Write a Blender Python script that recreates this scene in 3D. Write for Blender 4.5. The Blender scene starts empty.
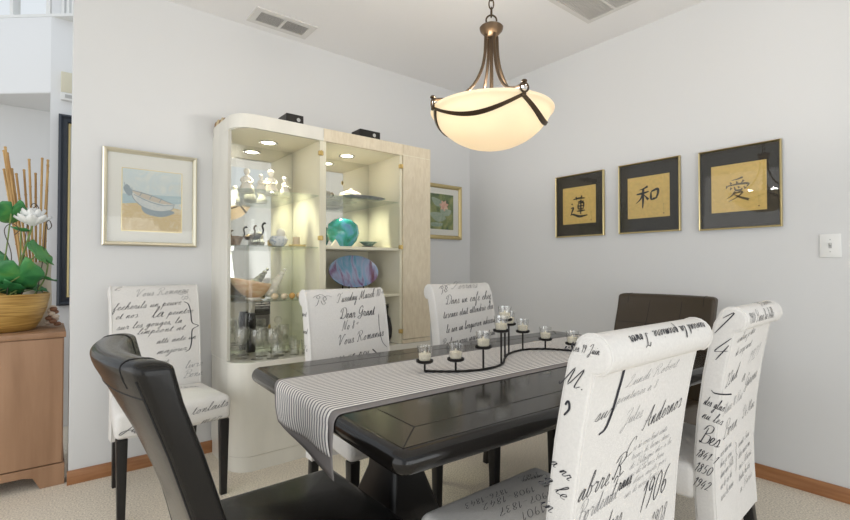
import bpy, bmesh, math, random
from mathutils import Vector, Matrix
random.seed(7)
PI = math.pi
scene = bpy.context.scene
COL = scene.collection

# ------------------------------------------------------------------ camera
cam_data = bpy.data.cameras.new('camera')
cam = bpy.data.objects.new('camera', cam_data)
COL.objects.link(cam)
cam_data.sensor_width = 36.0
cam_data.lens = 468.5 / 850 * 36.0
cam_data.clip_start = 0.02
cam.location = (-3.047, -3.124, 1.147)
cam.rotation_euler = (PI / 2 + math.atan(7.5 / 468.5), 0, -math.atan2(.6266, .7793))
scene.camera = cam

# ------------------------------------------------------------------ world, lights, exposure
world = bpy.data.worlds.new('overcast_sky')
scene.world = world
world.use_nodes = True
bg = world.node_tree.nodes['Background']
bg.inputs[0].default_value = (.88, .94, 1.0, 1)
bg.inputs[1].default_value = .95

def area_light(name, loc, rot, sx, sy, power, col=(1, 1, 1)):
    d = bpy.data.lights.new(name, 'AREA')
    d.shape = 'RECTANGLE'; d.size = sx; d.size_y = sy; d.energy = power; d.color = col
    o = bpy.data.objects.new(name, d); COL.objects.link(o)
    o.location = loc; o.rotation_euler = rot
    return o
area_light('daylight_patio_door', (-2.4, -6.3, 1.35), (PI / 2 + .4, 0, 0), 4.2, 2.5, 95, (.95, .975, 1))
area_light('fill_open_left_side', (-5.6, -2.4, 1.4), (PI / 2 + .1, 0, -PI / 2), 5.0, 2.6, 56, (1, .99, .97))  # unseen fill lamp added at the open left side for even ambient light
scene.view_settings.view_transform = 'Standard'
scene.view_settings.look = 'None'
scene.view_settings.exposure = -0.07
scene.view_settings.gamma = 1.0
scene.view_settings.use_curve_mapping = False
scene.cycles.max_bounces = 10
scene.cycles.transparent_max_bounces = 24
scene.cycles.caustics_reflective = False
scene.cycles.caustics_refractive = False

# ------------------------------------------------------------------ materials
def mat(name, col, rough=.5, metal=0.0, spec=.5, bump=0.0, bscale=200, var=0.0, vscale=8.0, stretch=None, coat=0.0, emit=None, estr=0.0, trans=0.0, ior=1.45):
    m = bpy.data.materials.new(name); m.use_nodes = True
    nt = m.node_tree; b = nt.nodes['Principled BSDF']
    b.inputs['Base Color'].default_value = (*col, 1)
    b.inputs['Roughness'].default_value = rough
    b.inputs['Metallic'].default_value = metal
    b.inputs['Specular IOR Level'].default_value = spec
    b.inputs['Coat Weight'].default_value = coat
    b.inputs['Coat Roughness'].default_value = .08
    b.inputs['Transmission Weight'].default_value = trans
    b.inputs['IOR'].default_value = ior
    if emit:
        b.inputs['Emission Color'].default_value = (*emit, 1)
        b.inputs['Emission Strength'].default_value = estr
    if bump or var:
        tc = nt.nodes.new('ShaderNodeTexCoord'); src = tc.outputs['Object']
        if stretch:
            mp = nt.nodes.new('ShaderNodeMapping'); mp.inputs['Scale'].default_value = stretch
            nt.links.new(src, mp.inputs[0]); src = mp.outputs[0]
    if bump:
        n = nt.nodes.new('ShaderNodeTexNoise'); n.inputs['Scale'].default_value = bscale; n.inputs['Detail'].default_value = 3
        nt.links.new(src, n.inputs['Vector'])
        bp = nt.nodes.new('ShaderNodeBump'); bp.inputs['Strength'].default_value = bump; bp.inputs['Distance'].default_value = .004
        nt.links.new(n.outputs['Fac'], bp.inputs['Height']); nt.links.new(bp.outputs[0], b.inputs['Normal'])
    if var:
        n = nt.nodes.new('ShaderNodeTexNoise'); n.inputs['Scale'].default_value = vscale; n.inputs['Detail'].default_value = 5
        nt.links.new(src, n.inputs['Vector'])
        r = nt.nodes.new('ShaderNodeValToRGB')
        r.color_ramp.elements[0].position = .3; r.color_ramp.elements[1].position = .7
        r.color_ramp.elements[0].color = (*[max(0, c * (1 - var)) for c in col], 1)
        r.color_ramp.elements[1].color = (*[min(1, c * (1 + var)) for c in col], 1)
        nt.links.new(n.outputs['Fac'], r.inputs[0]); nt.links.new(r.outputs[0], b.inputs['Base Color'])
    return m

def pane_mat(name, tint=(.985, .985, .98), refl=.06):
    """thin sheet of glass: see-through with a Fresnel mirror coat"""
    m = bpy.data.materials.new(name); m.use_nodes = True
    nt = m.node_tree; nt.nodes.remove(nt.nodes['Principled BSDF'])
    out = nt.nodes['Material Output']
    t = nt.nodes.new('ShaderNodeBsdfTransparent'); t.inputs[0].default_value = (*tint, 1)
    g = nt.nodes.new('ShaderNodeBsdfGlossy'); g.inputs['Roughness'].default_value = .02
    lw = nt.nodes.new('ShaderNodeLayerWeight'); lw.inputs[0].default_value = .5
    pw = nt.nodes.new('ShaderNodeMath'); pw.operation = 'POWER'; pw.inputs[1].default_value = 5.0
    f = nt.nodes.new('ShaderNodeMapRange'); f.inputs['To Min'].default_value = refl; f.inputs['To Max'].default_value = .9
    mx = nt.nodes.new('ShaderNodeMixShader')
    nt.links.new(lw.outputs['Facing'], pw.inputs[0]); nt.links.new(pw.outputs[0], f.inputs['Value'])
    nt.links.new(f.outputs[0], mx.inputs[0]); nt.links.new(t.outputs[0], mx.inputs[1]); nt.links.new(g.outputs[0], mx.inputs[2])
    nt.links.new(mx.outputs[0], out.inputs[0])
    return m

def wood(name, dark, light, scale=6, stretch=(1, 1, 12), rough=.45, axis_noise=3.0):
    m = bpy.data.materials.new(name); m.use_nodes = True
    nt = m.node_tree; b = nt.nodes['Principled BSDF']; b.inputs['Roughness'].default_value = rough
    tc = nt.nodes.new('ShaderNodeTexCoord'); mp = nt.nodes.new('ShaderNodeMapping'); mp.inputs['Scale'].default_value = stretch
    n = nt.nodes.new('ShaderNodeTexNoise'); n.inputs['Scale'].default_value = scale; n.inputs['Detail'].default_value = 6; n.inputs['Distortion'].default_value = .4
    r = nt.nodes.new('ShaderNodeValToRGB'); r.color_ramp.elements[0].position = .35; r.color_ramp.elements[1].position = .68
    r.color_ramp.elements[0].color = (*dark, 1); r.color_ramp.elements[1].color = (*light, 1)
    nt.links.new(tc.outputs['Object'], mp.inputs[0]); nt.links.new(mp.outputs[0], n.inputs['Vector'])
    nt.links.new(n.outputs['Fac'], r.inputs[0]); nt.links.new(r.outputs[0], b.inputs['Base Color'])
    return m

def stripes_mat(name, a, b_, n, duty=.5):
    m = bpy.data.materials.new(name); m.use_nodes = True
    nt = m.node_tree; b = nt.nodes['Principled BSDF']; b.inputs['Roughness'].default_value = .9; b.inputs['Specular IOR Level'].default_value = .1
    uv = nt.nodes.new('ShaderNodeUVMap'); sp = nt.nodes.new('ShaderNodeSeparateXYZ')
    mu = nt.nodes.new('ShaderNodeMath'); mu.operation = 'MULTIPLY'; mu.inputs[1].default_value = n
    fr = nt.nodes.new('ShaderNodeMath'); fr.operation = 'FRACT'
    lt = nt.nodes.new('ShaderNodeMath'); lt.operation = 'LESS_THAN'; lt.inputs[1].default_value = duty
    mx = nt.nodes.new('ShaderNodeMix'); mx.data_type = 'RGBA'
    mx.inputs['A'].default_value = (*a, 1); mx.inputs['B'].default_value = (*b_, 1)
    nt.links.new(uv.outputs[0], sp.inputs[0]); nt.links.new(sp.outputs[0], mu.inputs[0]); nt.links.new(mu.outputs[0], fr.inputs[0])
    nt.links.new(fr.outputs[0], lt.inputs[0]); nt.links.new(lt.outputs[0], mx.inputs['Factor']); nt.links.new(mx.outputs['Result'], b.inputs['Base Color'])
    return m

def two_tone(name, cols, scale=6, rough=.3, distort=1.5, coat=0, trans=0, stretch=(1, 1, 1)):
    m = bpy.data.materials.new(name); m.use_nodes = True
    nt = m.node_tree; b = nt.nodes['Principled BSDF']; b.inputs['Roughness'].default_value = rough; b.inputs['Coat Weight'].default_value = coat
    b.inputs['Transmission Weight'].default_value = trans
    tc = nt.nodes.new('ShaderNodeTexCoord'); mp = nt.nodes.new('ShaderNodeMapping'); mp.inputs['Scale'].default_value = stretch
    n = nt.nodes.new('ShaderNodeTexNoise'); n.inputs['Scale'].default_value = scale; n.inputs['Detail'].default_value = 3; n.inputs['Distortion'].default_value = distort
    r = nt.nodes.new('ShaderNodeValToRGB')
    e = r.color_ramp.elements
    for i, c in enumerate(cols):
        p = .3 + .4 * i / (len(cols) - 1)
        el = e[i] if i < 2 else e.new(p)
        el.position = p; el.color = (*c, 1)
    nt.links.new(tc.outputs['Object'], mp.inputs[0]); nt.links.new(mp.outputs[0], n.inputs['Vector'])
    nt.links.new(n.outputs['Fac'], r.inputs[0]); nt.links.new(r.outputs[0], b.inputs['Base Color'])
    return m

M = dict(
    wall=mat('white_wall_paint', (.70, .70, .695), .85, spec=.2, bump=.05, bscale=90),
    ceiling=mat('ceiling_paint', (.84, .83, .825), .9, spec=.1, bump=.12, bscale=60),
    hall=mat('hall_wall_paint', (.80, .805, .81), .85, spec=.2),
    carpet=mat('beige_carpet', (.80, .715, .60), .95, spec=.05, bump=1.0, bscale=260, var=.28, vscale=130),
    base=wood('baseboard_oak', (.30, .125, .045), (.40, .185, .075), 5, (1, 1, 10), .4),
    white=mat('white_paint', (.8, .8, .78), .5),
    vent=mat('vent_paint', (.68, .665, .64), .55),
    ventdark=mat('vent_shadow_metal', (.25, .24, .225), .7),
    brass=mat('brass', (.62, .46, .19), .28, 1.0),
    gold=mat('gold_frame', (.66, .54, .28), .3, 1.0),
    champagne=mat('champagne_frame', (.78, .73, .58), .28, 1.0),
    black_mat=mat('black_mat_board', (.035, .03, .022), .8),
    gold_paper=mat('gold_silk', (.66, .46, .145), .6, var=.08, vscale=60),
    ink=mat('black_ink', (.02, .018, .015), .7),
    ink_red=mat('seal_ink', (.22, .12, .05), .7),
    mat_white=mat('white_mat_board', (.78, .77, .72), .8),
    glass_thin=pane_mat('picture_glass', refl=.02),
    cab_glass=pane_mat('cabinet_glass', (.99, .99, .98), .025),
    cab=mat('cream_lacquer', (.74, .715, .64), .22, var=.05, vscale=9, stretch=(1, 1, .3), coat=.25),
    cab_tan=wood('tan_linen_laminate', (.68, .585, .43), (.76, .67, .51), 60, (1, 1, .3), .4),
    cab_in=mat('cream_cabinet_interior', (.86, .81, .65), .5),
    mirror=mat('mirror', (.80, .80, .76), .02, 1.0),
    shelf_glass=pane_mat('shelf_glass', (.93, .97, .94), .05),
    crystal=pane_mat('crystal', (.97, .97, .96), .12),
    cup_glass=pane_mat('cup_glass', (.985, .985, .98), .13),
    linen=mat('white_linen', (.74, .72, .69), .9, spec=.1, bump=.35, bscale=420, var=.035, vscale=160),
    print=mat('script_print', (.05, .05, .058), .9, spec=.05),
    print_grey=mat('script_print_grey', (.25, .25, .26), .9, spec=.05),
    blackwood=mat('black_wood', (.012, .011, .011), .35),
    leather=mat('black_leather', (.011, .010, .009), .24, spec=.28, bump=.06, bscale=300, coat=.1),
    leather_sheen=mat('sheen_tinted_black_leather', (.050, .036, .022), .36, spec=.4, bump=.06, bscale=300),  # black leather; the brown base colour paints in a warm reflected sheen
    seam=mat('leather_seam', (.006, .005, .005), .6),
    table=mat('espresso_table_top', (.014, .010, .006), .17, spec=.45, coat=.1, bump=.03, bscale=30),
    table_edge=mat('espresso_table_edge', (.006, .005, .0045), .16, spec=.42, coat=.1),
    groove=mat('table_groove', (.004, .003, .003), .6),
    stripe=stripes_mat('striped_cotton', (.80, .77, .73), (.17, .165, .19), 23, .36),
    lining=mat('grey_lining', (.27, .25, .245), .9, spec=.05, bump=.3, bscale=500),
    iron=mat('black_iron', (.02, .018, .017), .5, .6),
    wax=mat('glowing_cream_wax', (.88, .82, .66), .5, emit=(1, .9, .7), estr=.06),  # faint glow put into the wax, the candles are unlit
    wick=mat('wick', (.3, .27, .22), .8),
    bronze=mat('bronze', (.085, .058, .036), .38, .8),
    puck=mat('puck_lamp', (1, 1, .95), .4, emit=(1, .93, .80), estr=10),
    chrome=mat('chrome', (.75, .75, .73), .15, 1.0),
    porcelain=mat('white_porcelain', (.82, .78, .70), .3),
    black_plastic=mat('black_plastic', (.012, .010, .008), .35),
    chest=wood('limed_oak', (.27, .145, .075), (.38, .22, .125), 7, (1.5, 1.5, .14), .45),
    basket=wood('gilded_bowl', (.30, .16, .035), (.60, .38, .11), 9, (.6, .6, 14), .4),
    leaf=two_tone('lotus_leaf', [(.02, .13, .05), (.05, .25, .07), (.14, .33, .07)], 6, .45),
    stem=mat('plant_stem', (.18, .25, .07), .6),
    twig=mat('dark_twig', (.08, .06, .045), .8),
    petal=mat('white_petal', (.86, .86, .84), .6),
    cane=wood('bamboo_cane', (.36, .19, .055), (.62, .40, .16), 5, (5, 5, 1.2), .5),
    vase_beige=mat('woven_vase', (.60, .52, .40), .8, bump=.6, bscale=80),
    dark_frame=mat('blue_black_frame', (.03, .037, .05), .35),
    chime=mat('chime_beige', (.68, .64, .50), .6),
    grey=mat('grey_plastic', (.45, .45, .44), .6),
    leaf_out=two_tone('hedge_leaf', [(.03, .10, .02), (.10, .24, .05), (.22, .36, .10)], 5, .8),
    stone=mat('patio_stone', (.5, .48, .45), .9),
)

# bowl of the chandelier: cream alabaster glass lit from within
def alabaster():
    m = bpy.data.materials.new('alabaster_glass'); m.use_nodes = True
    nt = m.node_tree; b = nt.nodes['Principled BSDF']; out = nt.nodes['Material Output']
    b.inputs['Base Color'].default_value = (.86, .74, .55, 1); b.inputs['Roughness'].default_value = .35
    b.inputs['Emission Color'].default_value = (1, .82, .58, 1); b.inputs['Emission Strength'].default_value = .24
    t = nt.nodes.new('ShaderNodeBsdfTranslucent'); t.inputs[0].default_value = (.60, .56, .46, 1)
    mx = nt.nodes.new('ShaderNodeMixShader'); mx.inputs[0].default_value = .22
    nt.links.new(b.outputs[0], mx.inputs[1]); nt.links.new(t.outputs[0], mx.inputs[2]); nt.links.new(mx.outputs[0], out.inputs[0])
    return m
M['alabaster'] = alabaster()

# ------------------------------------------------------------------ mesh helpers
class MB:
    def __init__(s): s.v = []; s.f = []; s.m = []; s.uv = {}
    def add(s, verts, faces, mi=0):
        o = len(s.v); s.v += [tuple(p) for p in verts]
        for f in faces: s.f.append(tuple(i + o for i in f)); s.m.append(mi)
        return o
    def xform(s, mtx, start=0):
        s.v[start:] = [tuple(mtx @ Vector(p)) for p in s.v[start:]]
        return s
    def join(s, other, mtx=None, mi=None):
        vs = other.v if mtx is None else [tuple(mtx @ Vector(p)) for p in other.v]
        o = len(s.v); s.v += vs
        for f, k in zip(other.f, other.m): s.f.append(tuple(i + o for i in f)); s.m.append(k if mi is None else mi)
        return s

def obj(name, mb, mats, parent=None, loc=(0, 0, 0), rotz=0.0, sharp=40, recalc=True):
    me = bpy.data.meshes.new(name)
    me.from_pydata(mb.v, [], mb.f)
    if not isinstance(mats, (list, tuple)): mats = [mats]
    for k in mats: me.materials.append(k)
    me.polygons.foreach_set('material_index', mb.m)
    if mb.uv:
        ul = me.uv_layers.new(name='UVMap')
        for lp in me.loops: ul.data[lp.index].uv = mb.uv.get(lp.vertex_index, (0, 0))
    if recalc:
        b = bmesh.new(); b.from_mesh(me); bmesh.ops.recalc_face_normals(b, faces=b.faces); b.to_mesh(me); b.free()
    me.polygons.foreach_set('use_smooth', [True] * len(me.polygons))
    me.set_sharp_from_angle(angle=math.radians(sharp))
    me.update()
    o = bpy.data.objects.new(name, me); COL.objects.link(o)
    o.location = loc; o.rotation_euler = (0, 0, rotz)
    if parent: o.parent = parent
    return o

def tag(o, label, cat, group=None):
    o['label'] = label; o['category'] = cat
    if group: o['group'] = group
    return o
def thing(name, label, cat, loc=(0, 0, 0), rotz=0.0, group=None):
    o = bpy.data.objects.new(name, None); COL.objects.link(o)
    o.empty_display_size = .05; o.location = loc; o.rotation_euler = (0, 0, rotz)
    return tag(o, label, cat, group)
def struct(name, mb, m, sharp=30):
    o = obj(name, mb, m, sharp=sharp); o['kind'] = 'structure'; return o
def dup(root, loc, rotz, label, group=None):
    r = root.copy(); COL.objects.link(r); r.location = loc; r.rotation_euler = (0, 0, rotz); r['label'] = label
    if group: r['group'] = group
    for ch in list(root.children):
        c = ch.copy(); COL.objects.link(c); c.parent = r
        for g in ch.children:
            d = g.copy(); COL.objects.link(d); d.parent = c
    return r

def box(mb, lo, hi, bev=0.0, seg=2, mi=0):
    if bev <= 0:
        x0, y0, z0 = lo; x1, y1, z1 = hi
        mb.add([(x0, y0, z0), (x1, y0, z0), (x1, y1, z0), (x0, y1, z0), (x0, y0, z1), (x1, y0, z1), (x1, y1, z1), (x0, y1, z1)],
               [(0, 3, 2, 1), (4, 5, 6, 7), (0, 1, 5, 4), (1, 2, 6, 5), (2, 3, 7, 6), (3, 0, 4, 7)], mi)
        return mb
    b = bmesh.new(); bmesh.ops.create_cube(b, size=1)
    for v in b.verts:
        v.co = Vector([(lo[i] + hi[i]) / 2 + v.co[i] * (hi[i] - lo[i]) for i in range(3)])
    bmesh.ops.bevel(b, geom=list(b.edges), offset=bev, segments=seg, profile=.5, affect='EDGES')
    b.verts.index_update()
    mb.add([v.co[:] for v in b.verts], [[v.index for v in f.verts] for f in b.faces], mi); b.free()
    return mb

def lathe(mb, prof, n=24, c=(0, 0, 0), mi=0, sx=1, sy=1):
    vs = []; fs = []; rings = []
    for r, z in prof:
        if r < 1e-6: rings.append([len(vs)]); vs.append((c[0], c[1], c[2] + z))
        else:
            rings.append(list(range(len(vs), len(vs) + n)))
            vs += [(c[0] + sx * r * math.cos(2 * PI * k / n), c[1] + sy * r * math.sin(2 * PI * k / n), c[2] + z) for k in range(n)]
    for a, b in zip(rings, rings[1:]):
        for k in range(n):
            k2 = (k + 1) % n
            if len(a) == 1 and len(b) == 1: continue
            if len(a) == 1: fs.append((a[0], b[k], b[k2]))
            elif len(b) == 1: fs.append((a[k], a[k2], b[0]))
            else: fs.append((a[k], a[k2], b[k2], b[k]))
    mb.add(vs, fs, mi); return mb

def crom(P, n=8, closed=False):
    P = [Vector(p) for p in P]; out = []
    N = len(P); segs = N if closed else N - 1
    for i in range(segs):
        if closed: a, b, c, d = P[(i - 1) % N], P[i], P[(i + 1) % N], P[(i + 2) % N]
        else:
            b, c = P[i], P[i + 1]
            a = P[i - 1] if i else b * 2 - c
            d = P[i + 2] if i + 2 < N else c * 2 - b
        for k in range(n):
            t = k / n
            out.append(.5 * ((2 * b) + (c - a) * t + (2 * a - 5 * b + 4 * c - d) * t * t + (3 * b - a - 3 * c + d) * t ** 3))
    if not closed: out.append(P[-1])
    return out

def tube(mb, pts, r, n=8, closed=False, mi=0, flat=1.0):
    pts = [Vector(p) for p in pts]; N = len(pts)
    rr = r if isinstance(r, (list, tuple)) else [r] * N
    prev = None; rings = []; vs = []
    for i, p in enumerate(pts):
        if closed: t = pts[(i + 1) % N] - pts[i - 1]
        else: t = pts[min(i + 1, N - 1)] - pts[max(i - 1, 0)]
        t = t.normalized() if t.length > 1e-9 else Vector((0, 0, 1))
        if prev is None:
            prev = t.orthogonal().normalized()
        u = prev - t * prev.dot(t)
        u = u.normalized() if u.length > 1e-6 else t.orthogonal().normalized()
        prev = u; w = t.cross(u)
        rings.append(range(len(vs), len(vs) + n))
        vs += [tuple(p + u * (math.cos(2 * PI * k / n) * rr[i]) + w * (math.sin(2 * PI * k / n) * rr[i] * flat)) for k in range(n)]
    fs = []
    for a, b in zip(rings, list(rings[1:]) + ([rings[0]] if closed else [])):
        for k in range(n): fs.append((a[k], a[(k + 1) % n], b[(k + 1) % n], b[k]))
    if not closed: fs += [tuple(rings[0][::-1]), tuple(rings[-1])]
    mb.add(vs, fs, mi); return mb

def ellipsoid(mb, c, r, nu=14, nv=9, mi=0):
    prof = [(math.sin(PI * k / nv), -math.cos(PI * k / nv)) for k in range(nv + 1)]
    t = MB(); lathe(t, prof, nu)
    mb.join(t, Matrix.Translation(c) @ Matrix.Diagonal((*r, 1)), mi); return mb

def prism(mb, poly, axis, a, b, bev=0.0, seg=2, mi=0):
    """extrude a closed polygon of (p,q) along axis from a to b; axis x: (y,z), y: (x,z), z: (x,y)"""
    f3 = {'x': lambda p, q, t: (t, p, q), 'y': lambda p, q, t: (p, t, q), 'z': lambda p, q, t: (p, q, t)}[axis]
    bm = bmesh.new()
    va = [bm.verts.new(f3(p, q, a)) for p, q in poly]; vb = [bm.verts.new(f3(p, q, b)) for p, q in poly]
    n = len(poly); fa = bm.faces.new(va[::-1]); fb = bm.faces.new(vb)
    for i in range(n): bm.faces.new((va[i], va[(i + 1) % n], vb[(i + 1) % n], vb[i]))
    bmesh.ops.recalc_face_normals(bm, faces=bm.faces)
    if bev: bmesh.ops.bevel(bm, geom=list(fa.edges) + list(fb.edges), offset=bev, segments=seg, profile=.5, affect='EDGES')
    bmesh.ops.triangulate(bm, faces=[f for f in bm.faces if len(f.verts) > 6])
    bm.verts.index_update()
    mb.add([v.co[:] for v in bm.verts], [[v.index for v in f.verts] for f in bm.faces], mi); bm.free(); return mb

def strip(mb, path, z0, z1, th, mi=0, side=1):
    """a vertical sheet standing on an (x,y) path, given thickness"""
    P = [Vector((p[0], p[1], 0)) for p in path]; N = len(P); off = []
    for i in range(N):
        t = (P[min(i + 1, N - 1)] - P[max(i - 1, 0)]).normalized()
        off.append(P[i] + Vector((-t.y, t.x, 0)) * th * side)
    vs = []
    for i in range(N):
        for q in (P[i], off[i]):
            vs += [(q.x, q.y, z0), (q.x, q.y, z1)]
    fs = []
    for i in range(N - 1):
        a = 4 * i; b = a + 4
        fs += [(a, b, b + 1, a + 1), (a + 2, a + 3, b + 3, b + 2), (a + 1, b + 1, b + 3, a + 3), (a, a + 2, b + 2, b)]
    fs += [(0, 1, 3, 2), (4 * N - 4, 4 * N - 2, 4 * N - 1, 4 * N - 3)]
    mb.add(vs, fs, mi); return mb

def rrect(w, d, r, k=5):
    out = []
    r = max(min(r, w / 2 - 1e-4, d / 2 - 1e-4), 1e-4)
    for cx, cy, a0 in ((w / 2 - r, d / 2 - r, 0), (-w / 2 + r, d / 2 - r, PI / 2), (-w / 2 + r, -d / 2 + r, PI), (w / 2 - r, -d / 2 + r, 1.5 * PI)):
        for i in range(k + 1):
            a = a0 + PI / 2 * i / k; out.append((cx + r * math.cos(a), cy + r * math.sin(a)))
    return out
def loft(mb, rings, mi=0, cap=True):
    n = len(rings[0]); vs = [p for r in rings for p in r]; fs = []
    for i in range(len(rings) - 1):
        for k in range(n): fs.append((i * n + k, i * n + (k + 1) % n, (i + 1) * n + (k + 1) % n, (i + 1) * n + k))
    if cap: fs += [tuple(range(n))[::-1], tuple((len(rings) - 1) * n + k for k in range(n))]
    mb.add(vs, fs, mi); return mb
def crown_h(x, y, w, d, z1, crown):
    return z1 + crown * max(0, 1 - (2 * x / w) ** 2) * max(0, 1 - (2 * y / d) ** 2)
def cushion(mb, w, d, z0, z1, rc, re, crown, cy=0.0, mi=0):
    rings = []
    def ring(ins, z=None):
        pts = rrect(w - 2 * ins, d - 2 * ins, max(rc - ins, .004))
        return [(x, y + cy, (crown_h(x, y, w, d, z1, crown) if z is None else z)) for x, y in pts]
    rings.append(ring(re * .4, z0)); rings.append(ring(.002, z0 + re * .4)); rings.append(ring(0, (z0 + z1) / 2))
    for k in range(0, 6):
        a = PI / 2 * k / 5
        r = ring(re * (1 - math.cos(a))); s = z1 - re + re * math.sin(a)
        rings.append([(x, y, z + (s - z1)) for x, y, z in r])
    m = min(w, d) / 2
    for k in range(1, 7):
        rings.append(ring(re + (m - re - .006) * k / 6))
    loft(mb, rings, mi); return mb

# ------------------------------------------------------------------ handwriting
LC = {
 'a': [[(0,.1),(.35,.65),(.7,.92),(.4,.97),(.14,.45),(.28,.02),(.58,.4),(.76,.95),(.7,.3),(.82,.0),(1.05,.2)]],
 'b': [[(0,.1),(.4,1.3),(.5,2.1),(.34,2.2),(.22,1.3),(.2,.3),(.4,0),(.66,.35),(.6,.85),(.5,.95),(.66,.8),(.95,.85)]],
 'c': [[(0,.1),(.6,.85),(.48,1),(.2,.7),(.15,.25),(.4,0),(.8,.22)]],
 'd': [[(0,.1),(.7,.88),(.42,.97),(.15,.45),(.3,.0),(.6,.4),(.95,2.15),(.75,.45),(.85,0),(1.1,.2)]],
 'e': [[(0,.1),(.42,.45),(.56,.85),(.38,1),(.18,.6),(.24,.1),(.5,0),(.8,.22)]],
 'f': [[(0,.1),(.5,1.5),(.62,2.1),(.46,2.25),(.34,1.2),(.22,-.9),(.36,-1.25),(.5,-.6),(.4,0),(.8,.2)]],
 'g': [[(0,.1),(.7,.9),(.42,.97),(.15,.45),(.3,.02),(.6,.4),(.76,.95),(.6,-.6),(.38,-1.2),(.14,-.95),(.45,-.3),(1,.2)]],
 'h': [[(0,.1),(.45,1.5),(.52,2.1),(.36,2.2),(.2,1),(.08,0),(.3,.7),(.56,1),(.66,.7),(.6,.1),(.72,0),(.95,.2)]],
 'i': [[(0,.1),(.25,.95),(.18,.2),(.3,0),(.55,.2)],[(.36,1.4),(.42,1.48)]],
 'j': [[(0,.1),(.3,.95),(.15,-.6),(-.05,-1.2),(-.25,-.95),(.1,-.3),(.5,.2)],[(.4,1.4),(.46,1.48)]],
 'k': [[(0,.1),(.45,1.5),(.5,2.1),(.35,2.2),(.2,1),(.1,0),(.25,.6),(.6,.95),(.5,.6),(.3,.5),(.6,.03),(.95,.2)]],
 'l': [[(0,.1),(.4,1.4),(.48,2.1),(.32,2.15),(.2,.9),(.25,.1),(.4,0),(.65,.2)]],
 'm': [[(0,.1),(.25,.95),(.15,0),(.4,.85),(.55,.95),(.5,.0),(.75,.85),(.92,.95),(.88,.15),(1.0,0),(1.25,.2)]],
 'n': [[(0,.1),(.25,.95),(.15,0),(.4,.85),(.6,.95),(.58,.15),(.7,0),(.95,.2)]],
 'o': [[(0,.1),(.45,.97),(.2,.6),(.22,.1),(.45,0),(.66,.5),(.5,.95),(.6,.75),(.95,.85)]],
 'p': [[(0,.1),(.3,1.1),(.1,-1.2),(.25,.5),(.5,.97),(.68,.6),(.5,.05),(.3,.15),(.6,0),(.95,.2)]],
 'q': [[(0,.1),(.7,.9),(.42,.97),(.15,.45),(.3,.02),(.62,.5),(.74,.95),(.55,-1.2),(.75,-.5),(1,.2)]],
 'r': [[(0,.1),(.25,1.05),(.35,.85),(.6,.9),(.48,.2),(.6,0),(.85,.2)]],
 's': [[(0,.1),(.35,1.05),(.5,.5),(.4,.05),(.1,.08),(.4,0),(.75,.2)]],
 't': [[(0,.1),(.38,1.8),(.25,.3),(.38,0),(.65,.2)],[(.1,1.25),(.6,1.32)]],
 'u': [[(0,.1),(.22,.95),(.15,.2),(.32,0),(.55,.5),(.66,.95),(.6,.2),(.72,0),(.95,.2)]],
 'v': [[(0,.1),(.2,.9),(.3,.5),(.35,.02),(.6,.5),(.62,.95),(.9,.85)]],
 'w': [[(0,.1),(.2,.9),(.22,.2),(.38,0),(.56,.8),(.6,.15),(.76,.02),(.98,.9),(1.25,.85)]],
 'x': [[(0,.1),(.2,.9),(.35,.6),(.5,.05),(.8,.2)],[(.62,.95),(.1,.0)]],
 'y': [[(0,.1),(.22,.95),(.15,.3),(.3,.1),(.55,.5),(.66,.95),(.5,-.6),(.28,-1.2),(.08,-.95),(.4,-.3),(.95,.2)]],
 'z': [[(0,.1),(.2,.9),(.55,.95),(.15,.02),(.42,.1),(.35,-.9),(.15,-1),(.4,-.3),(.8,.2)]],
 '0': [[(.5,1.9),(.15,1.5),(.08,.5),(.3,0),(.62,.4),(.7,1.4),(.45,1.9)]],
 '1': [[(.1,1.4),(.42,1.9),(.25,0)]],
 '2': [[(.12,1.4),(.35,1.9),(.62,1.5),(.35,.6),(.02,.05),(.3,.15),(.7,0)]],
 '3': [[(.15,1.6),(.45,1.9),(.6,1.45),(.3,1.0),(.58,.6),(.35,.0),(.05,.25)]],
 '4': [[(.5,1.9),(.05,.7),(.35,.65),(.75,.75)],[(.6,1.25),(.4,-.15)]],
 '5': [[(.7,1.9),(.3,1.85),(.2,1.05),(.55,1.05),(.6,.45),(.3,0),(.02,.2)]],
 '6': [[(.6,1.85),(.25,1.3),(.08,.4),(.3,0),(.58,.4),(.4,.85),(.12,.5)]],
 '7': [[(.1,1.6),(.2,1.85),(.72,1.85),(.35,.9),(.2,-.1)],[(.2,.95),(.6,1.05)]],
 '8': [[(.6,1.6),(.4,1.9),(.2,1.5),(.5,.9),(.45,.1),(.15,.1),(.1,.5),(.45,1.1),(.64,1.6)]],
 '9': [[(.6,1.55),(.4,1.9),(.15,1.5),(.25,1.05),(.55,1.3),(.62,1.7),(.5,.6),(.25,-.1)]],
 ',': [[(.15,.1),(.2,-.1),(.05,-.4)]], '.': [[(.1,.05),(.18,.1),(.16,.0)]], '-': [[(.1,.6),(.7,.68)]], "'": [[(.15,2.1),(.05,1.6)]],
 '(': [[(.7,2.3),(.15,1.2),(.3,-.2),(.6,-.5)]],
}
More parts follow.
